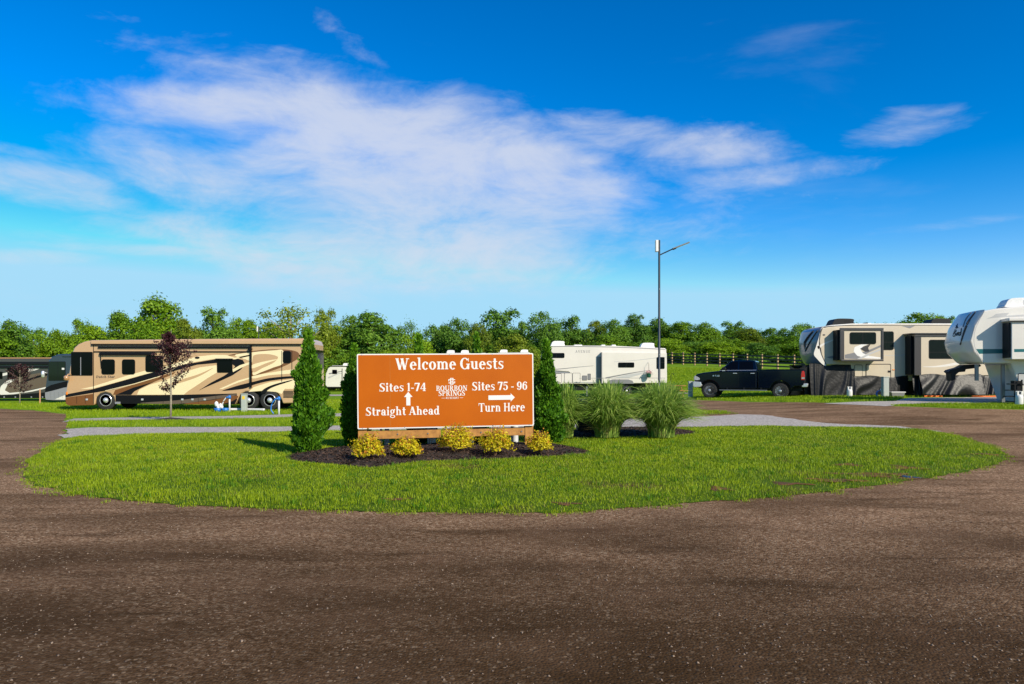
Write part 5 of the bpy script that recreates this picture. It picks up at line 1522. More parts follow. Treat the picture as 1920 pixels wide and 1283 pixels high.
# front end
MB().prism([(.0, .58), (-.06, .66), (-.06, .88), (0, .93), (.40, .90), (.44, .70), (.36, .60)], -.02, TWD + .02).build('front_bumper', M['chrome'], tr, bevel=.04)
MB().prism([(.0, .92), (-.02, 1.0), (.0, 1.24), (.06, 1.28), (.1, 1.2), (.1, .95)], .42, TWD - .42).build('grille', M['chrome'], tr, bevel=.02)
for y0, y1 in ((-.006, .40), (TWD - .40, TWD + .006)):
    MB().prism([(-.005, .98), (.0, 1.20), (.08, 1.25), (.30, 1.16), (.36, 1.06), (.30, .98)], y0, y1).build('headlight', M['lens'], tr, bevel=.03)
for y0, y1 in ((-.008, .16), (TWD - .16, TWD + .008)):
    t = MB().prism([(5.66, 1.02), (5.84, 1.02), (5.85, 1.25), (5.82, 1.50), (5.70, 1.50), (5.66, 1.3)], y0, y1).build('taillight', M['red'], tr, bevel=.02)
    MB().box(5.70, 5.852, y0 - .003, y1 - .02, 1.08, 1.17).build('reverse_lens', M['lens'], t)
MB().prism([(5.70, .64), (5.70, .82), (5.98, .84), (6.0, .78), (5.96, .64)], .02, TWD - .02).build('rear_bumper', M['chrome'], tr, bevel=.03)
MB().box(5.2, 5.7, .5, 1.5, .42, .62).build('hitch_frame', M['black'], tr)
MB().box(1.3, 5.4, .5, 1.5, .42, .58).build('chassis', M['black'], tr)
word(tr, 'RAM', 1.18, 1.42, 1.20, .10, -.006, M['chrome'], 'badge', 0, 1.1)
MB().box(1.05, 1.13, -.008, .01, 1.21, 1.28).build('badge_plate', M['chrome'], tr)
MB().lathe([(.09, -.004), (.09, .02)], 'y', (3.9, .0, 1.28), 16).build('fuel_door', M['navy'], tr)
def truck_wheel(x, y, near):
    w = MB().lathe([(.25, 0), (.38, 0), (WR, .04), (WR, .26), (.38, .30), (.25, .30)], 'y', (0, 0, 0), 36).build('wheel', M['rubber'], tr, loc=(x, y, WR), auto=40)
    s = MB()
    for k in range(24):
        a = 2 * math.pi * k / 24
        s.box(-.02, .02, .0, .3, 0, .012)
        for i in range(len(s.v) - 8, len(s.v)):
            vx, vy, vz = s.v[i]
            rr = WR - .003 + vz; s.v[i] = (rr * math.cos(a) - vx * math.sin(a), vy, rr * math.sin(a) + vx * math.cos(a))
    s.build('tread_blocks', M['rubber'], w)['kind'] = 'stuff'
    yy_ = .02 if near else .28
    MB().lathe([(.26, yy_ + .03), (.24, yy_ + .06), (.001, yy_ + .07)], 'y', (0, 0, 0), 28).build('rim_recess', M['black'], w)
    m = MB(); m.lathe([(.262, yy_ - .02), (.262, yy_ + .03), (.235, yy_ + .03), (.235, yy_ - .02)], 'y', (0, 0, 0), 32)
    m.lathe([(.075, yy_ + .04), (.075, yy_ - .025), (.05, yy_ - .04), (.001, yy_ - .04)], 'y', (0, 0, 0), 16)
    for k in range(6):
        a = 2 * math.pi * k / 6 + .3
        c, s_ = math.cos(a), math.sin(a)
        pts = [(.06, -.04), (.245, -.055), (.245, .055), (.06, .04)]
        V = [(px_ * c - pz_ * s_, yy_ - .012 + (.0 if j < 4 else .04), px_ * s_ + pz_ * c) for j in range(8) for (px_, pz_) in [pts[j % 4]]]
        m.add(V, [(0, 1, 2, 3), (7, 6, 5, 4), (0, 4, 5, 1), (1, 5, 6, 2), (2, 6, 7, 3), (3, 7, 4, 0)])
    m.build('rim', M['alloy'], w, auto=40)
for x in (FA, RA):
    truck_wheel(x, .03, True)
    truck_wheel(x, TWD - .33, False)
# ------------------------------------------------------------------ plants near the sign
def sprays(P, D, size, width):
    """upright feathery sprays: kite faces that point along D"""
    n = len(P)
    D = D / (np.linalg.norm(D, axis=1)[:, None] + 1e-9)
    a = rng.normal(0, 1, (n, 3)); u = np.cross(D, a); u /= np.linalg.norm(u, axis=1)[:, None] + 1e-9
    s = (size * rng.uniform(.55, 1.35, n))[:, None]; w = s * width
    V = np.stack([P - D * s * .5, P + u * w, P + D * s * .6, P - u * w], 1).reshape(-1, 3)
    return V, np.arange(n * 4).reshape(-1, 4)

def make_arborvitae(H, prof, seed, n=26000, leader=.22):
    """foliage and new-growth meshes for one evergreen; prof: (height fraction, radius)"""
    rs = np.random.default_rng(seed)
    h = rs.uniform(0, 1, n * 2) ** 1.0
    rad = np.interp(h, [p[0] for p in prof], [p[1] for p in prof])
    keep = rs.uniform(0, 1, len(h)) < rad / max(p[1] for p in prof) + .06
    h, rad = h[keep][:n], rad[keep][:n]
    th = rs.uniform(0, 2 * np.pi, len(h))
    # lobes: branches that stick out, with hollows between them
    lob = np.zeros(len(h))
    for k in range(46):
        a, hh0, s = rs.uniform(0, 6.28), rs.uniform(0, 1), rs.uniform(.10, .36)
        da = np.angle(np.exp(1j * (th - a)))
        lob = np.maximum(lob, np.exp(-(da / .42) ** 2 - ((h - hh0 - .05 * np.cos(da)) / .06) ** 2) * s * 3.2)
    r = rad * (.58 + .60 * lob) * (1 - .5 * rs.uniform(0, 1, len(h)) ** 2) + np.abs(rs.normal(0, .03, len(h)))
    P = np.stack([r * np.cos(th), r * np.sin(th), h * H], 1)
    D = np.stack([np.cos(th) * .55, np.sin(th) * .55, np.full(len(h), .8)], 1) + rs.normal(0, .38, (len(h), 3))
    tip = (rs.uniform(0, 1, len(h)) < .07 + .75 * np.clip((h - (1 - leader)) / leader, 0, 1))
    return (sprays(P[~tip], D[~tip], .075, .30), sprays(P[tip], D[tip], .085, .22))

def arborvitae(px, Y, H, prof, seed, label, n=26000, lean=0.0):
    X = (px - CX) * Y / F
    r = thing('arborvitae', label, 'evergreen', (X, Y, float(island_z(X, Y)[0])), group='columnar evergreens round the sign')
    (v1, f1), (v2, f2) = make_arborvitae(H, prof, seed, n)
    np_mesh('foliage', v1, f1, M['lf_arb'], r)['kind'] = 'stuff'
    np_mesh('new_growth', v2, f2, M['lf_arb_tip'], r)['kind'] = 'stuff'
    MB().tube([(0, 0, -.1), (.01, 0, H * .4), (0, .01, H * .97)], [.05, .03, .006], 8).build('trunk', M['bark_red'], r, smooth=True)
    r.rotation_euler = (0, lean, 0)
    return r
PROF_A = [(0, .26), (.06, .36), (.16, .47), (.28, .46), (.42, .44), (.55, .36), (.66, .28), (.76, .19), (.88, .07), (1, .015)]
PROF_B = [(0, .22), (.08, .32), (.25, .38), (.45, .34), (.6, .26), (.74, .14), (.84, .06), (1, .015)]
arborvitae(578, 14.35, 2.48, [(a, b * .88) for a, b in PROF_A], 1, 'full green columnar evergreen standing free on the left of the sign', 30000)
arborvitae(664, 15.45, 2.25, [(a, b * .85) for a, b in PROF_B], 2, 'shaded evergreen half hidden by the left end of the sign', 22000)
arborvitae(785, 16.3, 2.5, PROF_B, 3, 'evergreen behind the sign, its light tip showing above the left lettering', 14000)
arborvitae(893, 16.6, 2.55, PROF_B, 4, 'evergreen behind the sign, its light tip showing above the word at the right', 14000)
arborvitae(1028, 16.6, 2.4, [(0, .36), (.08, .43), (.25, .40), (.45, .31), (.6, .26), (.75, .16), (.85, .09), (1, .02)], 5, 'evergreen standing at the right end of the sign', 24000, -.02)

def gold_shrub(px, Y, w, h, seed, label):
    rs = np.random.default_rng(seed)
    X = (px - CX) * Y / F
    r = thing('golden_shrub', label, 'shrub', (X, Y, float(island_z(X, Y)[0]) + .03), group='golden shrubs in front of the sign')
    n = 1500
    th = rs.uniform(0, 6.28, n); el = np.arcsin(rs.uniform(-.25, 1, n))
    k = .55 + .45 * rs.uniform(0, 1, n) ** .5
    bump = 1 + .30 * np.sin(th * 3 + seed) * np.cos(el * 4 + seed) + rs.normal(0, .13, n)
    d = np.stack([np.cos(th) * np.cos(el), np.sin(th) * np.cos(el), np.sin(el)], 1)
    P = d * (k * bump)[:, None] * (w * .50, w * .50, h * .52) + (0, 0, h * .34)
    P += np.array([np.sin(seed * 2.1) * .05, 0, 0]) * P[:, 2:3] / h
    P[:, 2] = np.maximum(P[:, 2], .01)
    V, Fc = leaf_cloud(P, d + (0, -.2, .3), .028, .5, .8)
    tip = rs.uniform(0, 1, n) < .10 + .25 * (d[:, 2] > .75)
    Fa = Fc[~tip]; Fb = Fc[tip]
    np_mesh('leaves', V[Fa.ravel()], np.arange(Fa.size).reshape(-1, 4), M['lf_gold'], r)['kind'] = 'stuff'
    np_mesh('young_tips', V[Fb.ravel()], np.arange(Fb.size).reshape(-1, 4), M['lf_goldtip'], r)['kind'] = 'stuff'
    mb = MB()
    for i in range(26):
        a, t = rs.uniform(0, 6.28), rs.uniform(.15, .95)
        e = Vector((math.cos(a) * w * .42 * t, math.sin(a) * w * .42 * t, h * (1.0 - .5 * t * t)))
        mb.tube([(0, 0, -.03), e * .5 + Vector((0, 0, .02)), e], [.006, .004, .002], 4)
    mb.build('stems', M['bark_red'], r)['kind'] = 'stuff'
for a in ((687, 12.8, .52, .53, 1, 'golden shrub at the left post of the sign'), (765, 13.2, .50, .42, 2, 'low russet-tipped golden shrub, second from the left under the sign'),
          (856, 13.9, .62, .64, 3, 'tallest golden shrub, under the middle of the sign'), (928, 13.6, .58, .58, 4, 'golden shrub, second from the right under the sign'),
          (1014, 13.8, .46, .48, 5, 'golden shrub just right of the sign')):
    gold_shrub(*a)

def reed_clump(px, Y, rad, H, n, seed, label, squash=1.0):
    rs = np.random.default_rng(seed)
    X = (px - CX) * Y / F
    r = thing('ornamental_grass', label, 'grass clump', (X, Y, float(island_z(X, Y)[0]) + .04), group='ornamental grasses right of the sign')
    def rib(n, hmin, hmax, rmin, rmax, w, m, name, seg=7):
        a = rs.uniform(0, 6.28, n)
        base = np.stack([np.cos(a), np.sin(a)], 1) * (rs.uniform(0, 1, n) ** .8 * .26 * rad / .8)[:, None]
        a2 = a + rs.normal(0, .5, n)
        reach = rs.uniform(rmin, rmax, n) * rad; h = rs.uniform(hmin, hmax, n) * H
        h = h * (1.12 - .38 * (reach / rad) ** 2)
        droop = rs.uniform(.0, .55, n) * (reach / rad)
        ts = np.linspace(0, 1, seg)
        d = np.stack([np.cos(a2) * squash, np.sin(a2)], 1)
        side = np.stack([-np.sin(a2), np.cos(a2), rs.normal(0, .3, n)], 1)
        tw = rs.normal(0, .6, n)
        pts = []
        for t in ts:
            o = reach * (t ** 1.9)
            z = h * (1 - (1 - t) ** 1.7) - droop * h * max(0, t - .55) ** 1.5 * 3.0
            p = np.concatenate([base + d * o[:, None], z[:, None]], 1)
            ww = (w * (1 - t ** 3 * .93) * (.6 + .4 * min(1, t * 4)))
            ang = tw * t
            sd = side * np.cos(ang)[:, None] + np.array([0, 0, 1.0]) * np.sin(ang)[:, None] * .5
            pts += [p - sd * ww * .5, p + sd * ww * .5]
        V = np.stack(pts, 1)                                   # n, 2*seg, 3
        k = np.arange(n)[:, None] * (2 * seg)
        Fc = np.concatenate([k + [2 * i, 2 * i + 1, 2 * i + 3, 2 * i + 2] for i in range(seg - 1)], 1).reshape(-1, 4)
        np_mesh(name, V.reshape(-1, 3), Fc, M[m], r)['kind'] = 'stuff'
    rib(int(n * .9), .62, 1.08, .08, 1.1, .027, 'lf_reed', 'blades')
    rib(n // 6, .18, .5, .1, .6, .012, 'lf_reed_dry', 'dry_blades')
reed_clump(1060, 17.6, .6, 1.2, 2000, 1, 'narrow ornamental grass clump next to the right-hand evergreen', .8)
reed_clump(1138, 17.7, .92, 1.24, 2700, 2, 'arching ornamental grass clump, middle of the three')
reed_clump(1240, 17.7, .98, 1.24, 2900, 3, 'wide ornamental grass clump, right end of the planting')
X, Y = (1104 - CX) * 18.9 / F, 18.9
o = MB().box(-.30, .30, 0, .5, 0, .95).build('utility_cabinet', M['black'], None, bevel=.02, loc=(X, Y, float(island_z(X, Y)[0]) - .02))
tag(o, 'black utility cabinet half hidden between the ornamental grasses', 'utility box')

# purple-leaved saplings
def purple_tree(px, py, top, crown_lo, wpx, seed, label, n):
    g_ = ground(px, py); s = F / g_.y
    H = (py - top) / s; lo = (py - crown_lo) / s; w = wpx / s
    rs = np.random.default_rng(seed)
    r = thing('purple_tree', label, 'tree', g_, group='purple-leaved saplings')
    mb = MB(); mb.tube([(0, 0, -.1), (.015, 0, lo), (-.01, .02, lo + (H - lo) * .5), (.02, 0, H * .97)], [.04, .033, .02, .005], 8)
    P = []; 
    for i in range(52):
        t = rs.uniform(0, 1) ** .8
        z0 = lo - .12 + (H - lo) * t * .92
        R_ = w / 2 * np.interp(t, [0, .15, .35, .6, .85, 1], [.55, .9, 1.0, .72, .36, .12]) * rs.uniform(.55, 1.12)
        a = rs.uniform(0, 6.28)
        e = Vector((math.cos(a) * R_, math.sin(a) * R_, z0 + R_ * rs.uniform(.55, 1.1)))
        b = Vector((0, 0, z0)); m_ = (b + e) / 2 + Vector((0, 0, -.05 * R_))
        mb.tube([b, m_, e], [.012, .008, .003], 4)
        for k in range(n // 52):
            u = rs.uniform(.25, 1.06)
            P.append(tuple(b * (1 - u) ** 2 + m_ * 2 * u * (1 - u) + e * u * u + Vector(rs.normal(0, .045, 3))))
    mb.build('trunk', M['bark_pale'], r, smooth=True)
    P = np.array(P)
    V, Fc = leaf_cloud(P, rs.normal(0, 1, P.shape), .044, .5, .8)
    np_mesh('crown', V, Fc, M['lf_purple'], r)['kind'] = 'stuff'
    return r, g_
pr, g_ = purple_tree(320, 789, 612, 738, 92, 1, 'purple-leaved sapling in a mulch ring in front of the tan motorhome', 4200)
ring = [(g_.x + math.cos(a) * .78, g_.y + math.sin(a) * .78) for a in np.linspace(0, 6.283, 30)[:-1]]
o = sheet('mulch_ring', ring, M['mulch'], .03, .15, height=lambda x, y: .1 * np.clip(1 - np.hypot(x - g_.x, y - g_.y) / .8, 0, 1))
o['kind'] = 'structure'
pr, g2 = purple_tree(37, 758, 679, 738, 58, 2, 'small purple-leaved sapling near the left edge', 2600)
# ------------------------------------------------------------------ trees on the skyline
def crown_mesh(seed, n=8500, lobes=15, tall=.6, airy=0.0, leaf=.026):
    """unit crown: width about 1, height 1 from z = 0; leaf clumps spread over overlapping lobes"""
    rs = np.random.default_rng(seed)
    C = []
    for k in range(lobes):
        t = (k + .5) / lobes
        z = .14 + .70 * t + rs.normal(0, .03)
        w = np.interp(z, [0, .2, .45, .7, .95], [.26, .36, .36, .26, .05])
        a = k * 2.4 + rs.uniform(-.5, .5)
        C.append((math.cos(a) * w * rs.uniform(.35, 1.2), math.sin(a) * w * rs.uniform(.35, 1.2), z + rs.normal(0, .05), rs.uniform(.07, .23) * (1.12 - .4 * t)))
    C.append((0, 0, .5, .26)); C.append((0, 0, .82, .13))
    C = np.array(C)
    wts = C[:, 3] ** 2; wts /= wts.sum()
    idx = rs.choice(len(C), n, p=wts)
    d = rs.normal(0, 1, (n, 3)); d /= np.linalg.norm(d, axis=1)[:, None]
    d[:, 2] = np.where(d[:, 2] < -.35, -d[:, 2] * .6, d[:, 2])
    rr = (.60 + .46 * rs.uniform(0, 1, n) ** .6) * (1 + rs.normal(0, .06 + airy * .18, n))
    rr = np.where(rs.uniform(0, 1, n) < .07, rr * rs.uniform(1.05, 1.55, n), rr)
    # sub-clumps: leaves gather in bunches
    clump = d * 5.5 + idx[:, None] * 3.1
    bun = np.sin(clump[:, 0] * 1.7) * np.sin(clump[:, 1] * 1.9 + 1) * np.sin(clump[:, 2] * 1.8 + 2)
    keep = bun > rs.uniform(-.75 + airy * .5, .55, n)
    rr = rr * (1 + .10 * bun)
    P = C[idx, :3] + d * (C[idx, 3] * rr)[:, None] * (1, 1, 1.05)
    P, d = P[keep], d[keep]
    V, Fc = leaf_cloud(P, d + np.array([0, 0, .35]), leaf, .62, .55)
    me = bpy.data.meshes.new('crown')
    me.vertices.add(len(V)); me.vertices.foreach_set('co', V.astype(np.float32).ravel())
    me.loops.add(Fc.size); me.loops.foreach_set('vertex_index', Fc.astype(np.int32).ravel())
    me.polygons.add(len(Fc)); me.polygons.foreach_set('loop_start', np.arange(0, Fc.size, 4, dtype=np.int32))
    me.update(calc_edges=True)
    mb = MB()
    mb.tube([(0, 0, -.35), (.01, 0, .0), (0, .01, .35), (.01, 0, .75)], [.028, .022, .015, .004], 7)
    for c in C[::1]:
        b = Vector((0, 0, max(.02, c[2] - .25)))
        mb.tube([b, (b + Vector(c[:3])) / 2 + Vector((0, 0, .02)), Vector(c[:3])], [.010, .007, .003], 5)
    tm = bpy.data.meshes.new('trunk'); tm.from_pydata(mb.v, [], mb.f)
    return me, tm
KINDS = [crown_mesh(21, 26000, 19, leaf=.0165), crown_mesh(22, 26000, 24, leaf=.0165), crown_mesh(23, 26000, 17, leaf=.0165), crown_mesh(24, 8000, 17, airy=.8, leaf=.016),
         crown_mesh(25, 26000, 26, leaf=.0165), crown_mesh(26, 26000, 15, leaf=.0165)]
_mcache = {}
def tree(px, top, Y, wpx, kind, m, label, seed, grp='trees of the wood behind the park', bark='bark', foot=.12):
    rs = random.Random(seed)
    X = (px - CX) * Y / F; zg = tz(X, Y)
    H = CH + (HY - top) * Y / F - zg
    w = wpx * Y / F * 1.32
    r = thing('deciduous_tree', label, 'tree', (X, Y, zg), (0, 0, rs.uniform(0, 6.28)), grp)
    cm, tm = KINDS[kind]
    k = (kind, m)
    if k not in _mcache:
        c2 = cm.copy(); c2.name = 'crown'; c2.materials.clear(); c2.materials.append(M[m])
        t2 = tm.copy(); t2.name = 'trunk'; t2.materials.clear(); t2.materials.append(M[bark]); _mcache[k] = (c2, t2)
    c2, t2 = _mcache[k]
    ch = H * (1 - foot) / .97
    for nm, me in (('crown', c2), ('trunk', t2)):
        o = link(bpy.data.objects.new(nm, me), r)
        if nm == 'crown':
            o['kind'] = 'stuff'
        o.scale = (w * (.82 + .4 * rs.random()), w * (.9 + .2 * rs.random()), ch) if nm == 'crown' else (w, w, ch); o.location = (0, 0, H * foot - (.13 * H if foot < .1 else 0))
    return r
B, Md, D, O = 'lf_bright', 'lf_mid', 'lf_deep', 'lf_olive'
TREES = [
 (-30, 588, 88, 120, 0, Md, 'green tree cut by the left edge above the dark motorhome'),
 (18, 600, 92, 70, 1, D, 'dark round tree above the roof of the leftmost motorhome'),
 (62, 618, 100, 64, 3, B, 'airy light tree over the dark grey motorhome'),
 (102, 617, 96, 60, 1, B, 'bright green tree above the slate blue motorhome'),
 (150, 603, 98, 62, 4, Md, 'small-headed tree just left of the tan motorhome roof'),
 (182, 612, 82, 86, 0, B, 'bright round tree above the cab of the tan motorhome'),
 (222, 583, 96, 84, 5, Md, 'broad tree rising left of the tallest tree'),
 (292, 552, 92, 118, 2, B, 'tallest tree of the skyline, above the purple sapling'),
 (262, 612, 80, 90, 4, B, 'low bright tree in front of the tallest one'),
 (345, 598, 86, 74, 0, O, 'olive tree right of the tallest tree'),
 (400, 583, 96, 92, 4, D, 'deep green round tree above the middle of the tan motorhome'),
 (440, 594, 104, 60, 1, Md, 'green tree behind the far street lamp'),
 (470, 600, 90, 66, 0, B, 'light green tree beside the far street lamp'),
 (545, 566, 84, 122, 3, O, 'tall half-bare tree with pale limbs above the rear of the motorhome'),
 (505, 604, 96, 70, 1, Md, 'green tree left of the half-bare tree'),
 (612, 584, 92, 66, 4, O, 'olive tree right of the half-bare tree'),
 (652, 590, 98, 76, 1, Md, 'green tree over the gap left of the sign'),
 (700, 586, 92, 100, 0, D, 'dark broad tree above the left corner of the sign'),
 (765, 596, 112, 50, 3, D, 'small dark tree above the first letters of the sign'),
 (782, 622, 100, 64, 1, B, 'light green rounded tree over the sign lettering'),
 (822, 612, 108, 66, 4, D, 'dark tree left of the sign middle'),
 (852, 596, 104, 62, 1, D, 'dark upright tree over the middle of the sign'),
 (892, 604, 100, 56, 5, O, 'olive tree over the sign right of the middle'),
 (942, 584, 106, 96, 4, D, 'dark wide tree above the last word of the sign'),
 (985, 604, 112, 60, 0, D, 'dark tree above the right corner of the sign'),
 (965, 624, 94, 84, 2, O, 'olive low tree in front of the dark wide one'),
 (1022, 583, 104, 66, 1, D, 'dark tree with a knobbly head left of the white fifth-wheel'),
 (1072, 597, 108, 66, 4, D, 'dark tree above the front of the white fifth-wheel'),
 (1112, 602, 112, 54, 0, O, 'brownish green tree above the white fifth-wheel lettering'),
 (1152, 598, 106, 66, 1, D, 'dark tree above the middle of the white fifth-wheel'),
 (1190, 593, 112, 72, 4, D, 'deep green tree left of the near lamp post'),
 (1130, 626, 96, 80, 2, Md, 'low green tree behind the white fifth-wheel roof'),
 (1228, 597, 114, 60, 0, D, 'dark tree directly behind the near lamp post'),
 (1275, 601, 112, 74, 4, Md, 'green tree right of the near lamp post'),
 (1322, 598, 110, 70, 1, Md, 'green tree with an open top over the fence'),
 (1258, 628, 100, 66, 5, B, 'light green small tree behind the left part of the fence'),
 (1368, 612, 114, 66, 0, Md, 'green tree over the truck bonnet'),
 (1405, 607, 108, 74, 2, O, 'pale-limbed tree behind the fence above the truck cab'),
 (1440, 612, 114, 64, 4, Md, 'green tree above the truck bed'),
 (1478, 626, 112, 52, 3, D, 'small airy tree left of the taupe trailer nose'),
 (1350, 634, 100, 70, 5, B, 'bright low tree behind the fence'),
 (1620, 596, 112, 74, 3, Md, 'airy tree showing over the taupe trailer between its roof units'),
 (1668, 601, 116, 66, 0, D, 'dark tree low over the taupe trailer roof'),
 (1716, 581, 112, 96, 1, Md, 'round tree above the right part of the taupe trailer'),
 (1772, 590, 116, 64, 4, D, 'dark tree next to the white trailer nose'),
 (1530, 632, 118, 70, 1, D, 'dark tree behind the taupe trailer nose'),
 (1880, 590, 116, 90, 0, Md, 'tree hidden behind the white trailer at the right edge')]
for i, t in enumerate(TREES):
    t = (t[0], t[1] + (6 if t[0] > 1240 else 0), t[2] + (16 if 590 < t[0] < 730 else 0)) + t[3:]
    tree(*t, seed=i, bark='bark_pale' if 'pale' in t[6] else 'bark')
rs = random.Random(5)
px = -60
i = 0
while px < 1960:
    right = px > 1180
    Y = rs.uniform(99, 108) if not right else rs.uniform(104, 118)
    if 1240 < px < 1530:
        Y = rs.uniform(98, 106)
    top = rs.uniform(632, 650) if not right else rs.uniform(622, 642)
    tree(px, top, Y, rs.uniform(70, 100), rs.choice([0, 1, 2, 4, 5]), rs.choice([B, Md, Md, D]), 'low bushy tree filling the foot of the wood', 200 + i, 'undergrowth along the wood', foot=.02)
    px += rs.uniform(34, 52); i += 1
# second row closing the gaps
px = -80
while px < 1980:
    right = px > 1180
    tree(px, rs.uniform(594, 628), rs.uniform(122, 135), rs.uniform(60, 84), rs.choice([0, 1, 4, 5]), rs.choice([Md, D, D]), 'dim tree deep in the wood behind the front row', 400 + i, 'back row of the wood', foot=.04)
    px += rs.uniform(36, 50); i += 1
# ------------------------------------------------------------------ lamps, fence, pedestals, small things
def lamp(px, top, Y, label):
    X = (px - CX) * Y / F; zg = tz(X, Y)
    H = CH + (HY - top) * Y / F - zg
    r = thing('street_lamp', label, 'street lamp', (X, Y, zg), group='solar street lamps')
    MB().lathe([(.16, -.1), (.16, .03), (.085, .05), (.085, 1.0), (.062, 1.05), (.055, H - .02), (.001, H)], 'z', (0, 0, 0), 16).build('pole', M['pole'], r, auto=40)
    MB().box(-.20, -.06, -.12, .12, H - .62, H - .02).build('battery_box', M['plastic_w'], r, bevel=.02)
    a = MB().tube([(0, 0, H - .80), (.75, 0, H - .45)], .032).build('arm', M['pole'], r)
    h = MB().box(0, .95, -.14, .14, -.03, .03).build('lamp_head', M['grey'], r, bevel=.02, loc=(.68, 0, H - .47))
    h.rotation_euler = (0, R(-21), 0)
    MB().box(.12, .9, -.1, .1, -.04, -.028).build('light_panel', M['lens'], h)
    MB().box(.02, .2, -.05, .05, -.07, -.02).build('bracket', M['black'], h)
    for z in (2.6, 4.4, 6.0):
        MB().box(-.012, .012, -.066, -.055, z, z + .05).build('bolt_cover', M['alloy'], r)
    return r
lamp(1236, 450, 37.0, 'tall dark street lamp with angled head rising behind the ornamental grasses')
lamp(485, 612, 82.0, 'distant street lamp showing above the tan motorhome roof')

# rail fence on the rise
A_ = Vector(((1260 - CX) * 89 / F, 89.0)); B_ = Vector(((1489 - CX) * 71 / F, 71.0))
step = (B_ - A_) / 9.0
pts = [A_ + step * k for k in range(-2, 13)]
fe = thing('rail_fence', 'wooden post and rail fence along the grassy rise behind the truck', 'fence', (A_.x, A_.y, tz(A_.x, A_.y)))
pm = None
for k, p in enumerate(pts):
    z = tz(p.x, p.y)
    loc = Vector((p.x, p.y, z)) - fe.location
    if pm is None:
        o = MB().box(-.075, .075, -.075, .075, -.4, 1.5).build('post', M['postwood'], fe, bevel=.01, loc=loc)
        o.rotation_euler = (0, 0, math.atan2(step.y, step.x)); pm = o
    else:
        o = pm.copy(); COL.objects.link(o); o.location = loc; o.parent = fe
    if k < len(pts) - 1:
        q = pts[k + 1]; zq = tz(q.x, q.y)
        for hh0 in (.28, .62, .96, 1.30):
            a = Vector((p.x, p.y, z + hh0)) - fe.location; b = Vector((q.x, q.y, zq + hh0)) - fe.location
            n_ = Vector((step.y, -step.x, 0)).normalized() * .09
            if n_.y > 0:
                n_ = -n_
            a += n_; b += n_
            up = Vector((0, 0, .075)); th = n_.normalized() * .02
            MB().add([a - up - th, b - up - th, b + up - th, a + up - th, a - up + th, b - up + th, b + up + th, a + up + th],
                     [(0, 1, 2, 3), (7, 6, 5, 4), (0, 4, 5, 1), (1, 5, 6, 2), (2, 6, 7, 3), (3, 7, 4, 0)]).build('rail', M['fencewood'], fe)

def pedestal(px, Y, hpx, wpx, label, lab=False):
    g_ = at(px, Y); s = F / g_.y
    h, w = hpx / s, wpx / s
    r = thing('utility_pedestal', label, 'utility pedestal', g_, group='utility pedestals at the sites')
    MB().box(-w / 2, w / 2, 0, w * .9, -.1, h).build('housing', M['ped'], r, bevel=.015)
    MB().box(-w / 2 - .015, w / 2 + .015, -.02, w * .9 + .01, h, h + .04).build('lid', M['ped'], r, bevel=.01)
    if lab:
        MB().box(-w * .25, w * .25, -.006, .01, h * .72, h * .9).build('label_plate', M['yellow'], r)
    MB().box(-w * .35, w * .35, -.004, .01, h * .1, h * .62).build('cover_panel', M['ped'], r)
    return r
pedestal(456.5, 36.8, 33, 9.5, 'grey-green pedestal with yellow label beside the rear wheels of the tan motorhome', True)
pedestal(1295.5, 42.5, 31, 7.5, 'grey pedestal in front of the truck grille')
pedestal(1662, 36.6, 38, 10.5, 'grey pedestal in front of the taupe trailer skirting')
pedestal(1066, 51, 27, 6.5, 'pedestal with yellow label in front of the white fifth-wheel', True)

def spigot(px, Y, hpx, label, flip=1):
    g_ = at(px, Y); s = F / g_.y; h = hpx / s
    r = thing('water_spigot', label, 'water spigot', g_, group='water spigots at the sites')
    MB().tube([(0, 0, -.1), (0, 0, h * .82)], .045, 10).build('riser', M['pvc'], r, smooth=True)
    mb = MB(); mb.lathe([(.06, h * .78), (.08, h * .9), (.05, h)], 'z', (0, 0, 0), 10); mb.tube([(0, -.02, h * .9), (-.16 * flip, -.06, h * .86)], .045)
    mb.build('tap', M['blue'], r, smooth=True)
    mb = MB(); mb.tube(smooth_poly([(-.16 * flip, -.06, h * .86), (-.30 * flip, -.08, h * .6), (-.34 * flip, -.1, .25), (-.22 * flip, -.1, .05)], 5, False), .03, 8)
    mb.build('hose', M['blue'] if flip > 0 and px > 500 else M['pvc'], r, smooth=True)
    return r
spigot(430.5, 37.0, 31, 'water spigot with white hose and blue fittings left of the labelled pedestal')
spigot(523, 33.5, 34, 'water spigot with blue hose in front of the rear wheels')
def sewer_hose(pix, label, rad, m, name='sewer_hose', cat='hose'):
    P_ = [at(*p) + Vector((0, 0, rad + .04)) for p in pix]
    o_ = P_[0].copy()
    r = MB().tube(smooth_poly([tuple(p - o_) for p in P_], 5, False), rad, 8).build(name, M[m], None, smooth=True, loc=o_)
    return tag(r, label, cat)
sewer_hose([(428, 37.2), (445, 37.3), (462, 37.2), (480, 37.0), (496, 36.9)], 'white sewer hose lying on the grass by the rear wheels', .07, 'pvc')
g_ = at(414, 37.0)
r = thing('storage_bucket', 'blue bucket holding white bags on the grass below the tan motorhome', 'bucket', g_)
for x in (-.15, .24):
    MB().lathe([(.16, 0), (.2, .2), (.19, .2), (.15, .03)], 'z', (x, 0, 0), 16).build('tub', M['blue'], r, smooth=True)
for i in range(5):
    MB().lathe([(.02, -.12), (.09, -.07), (.11, 0), (.08, .08), (.02, .13)], 'z', (random.uniform(-.24, .2), random.uniform(-.05, .05), .22 + .05 * i), 9).build('bag', M['plastic_w'], r, smooth=True)

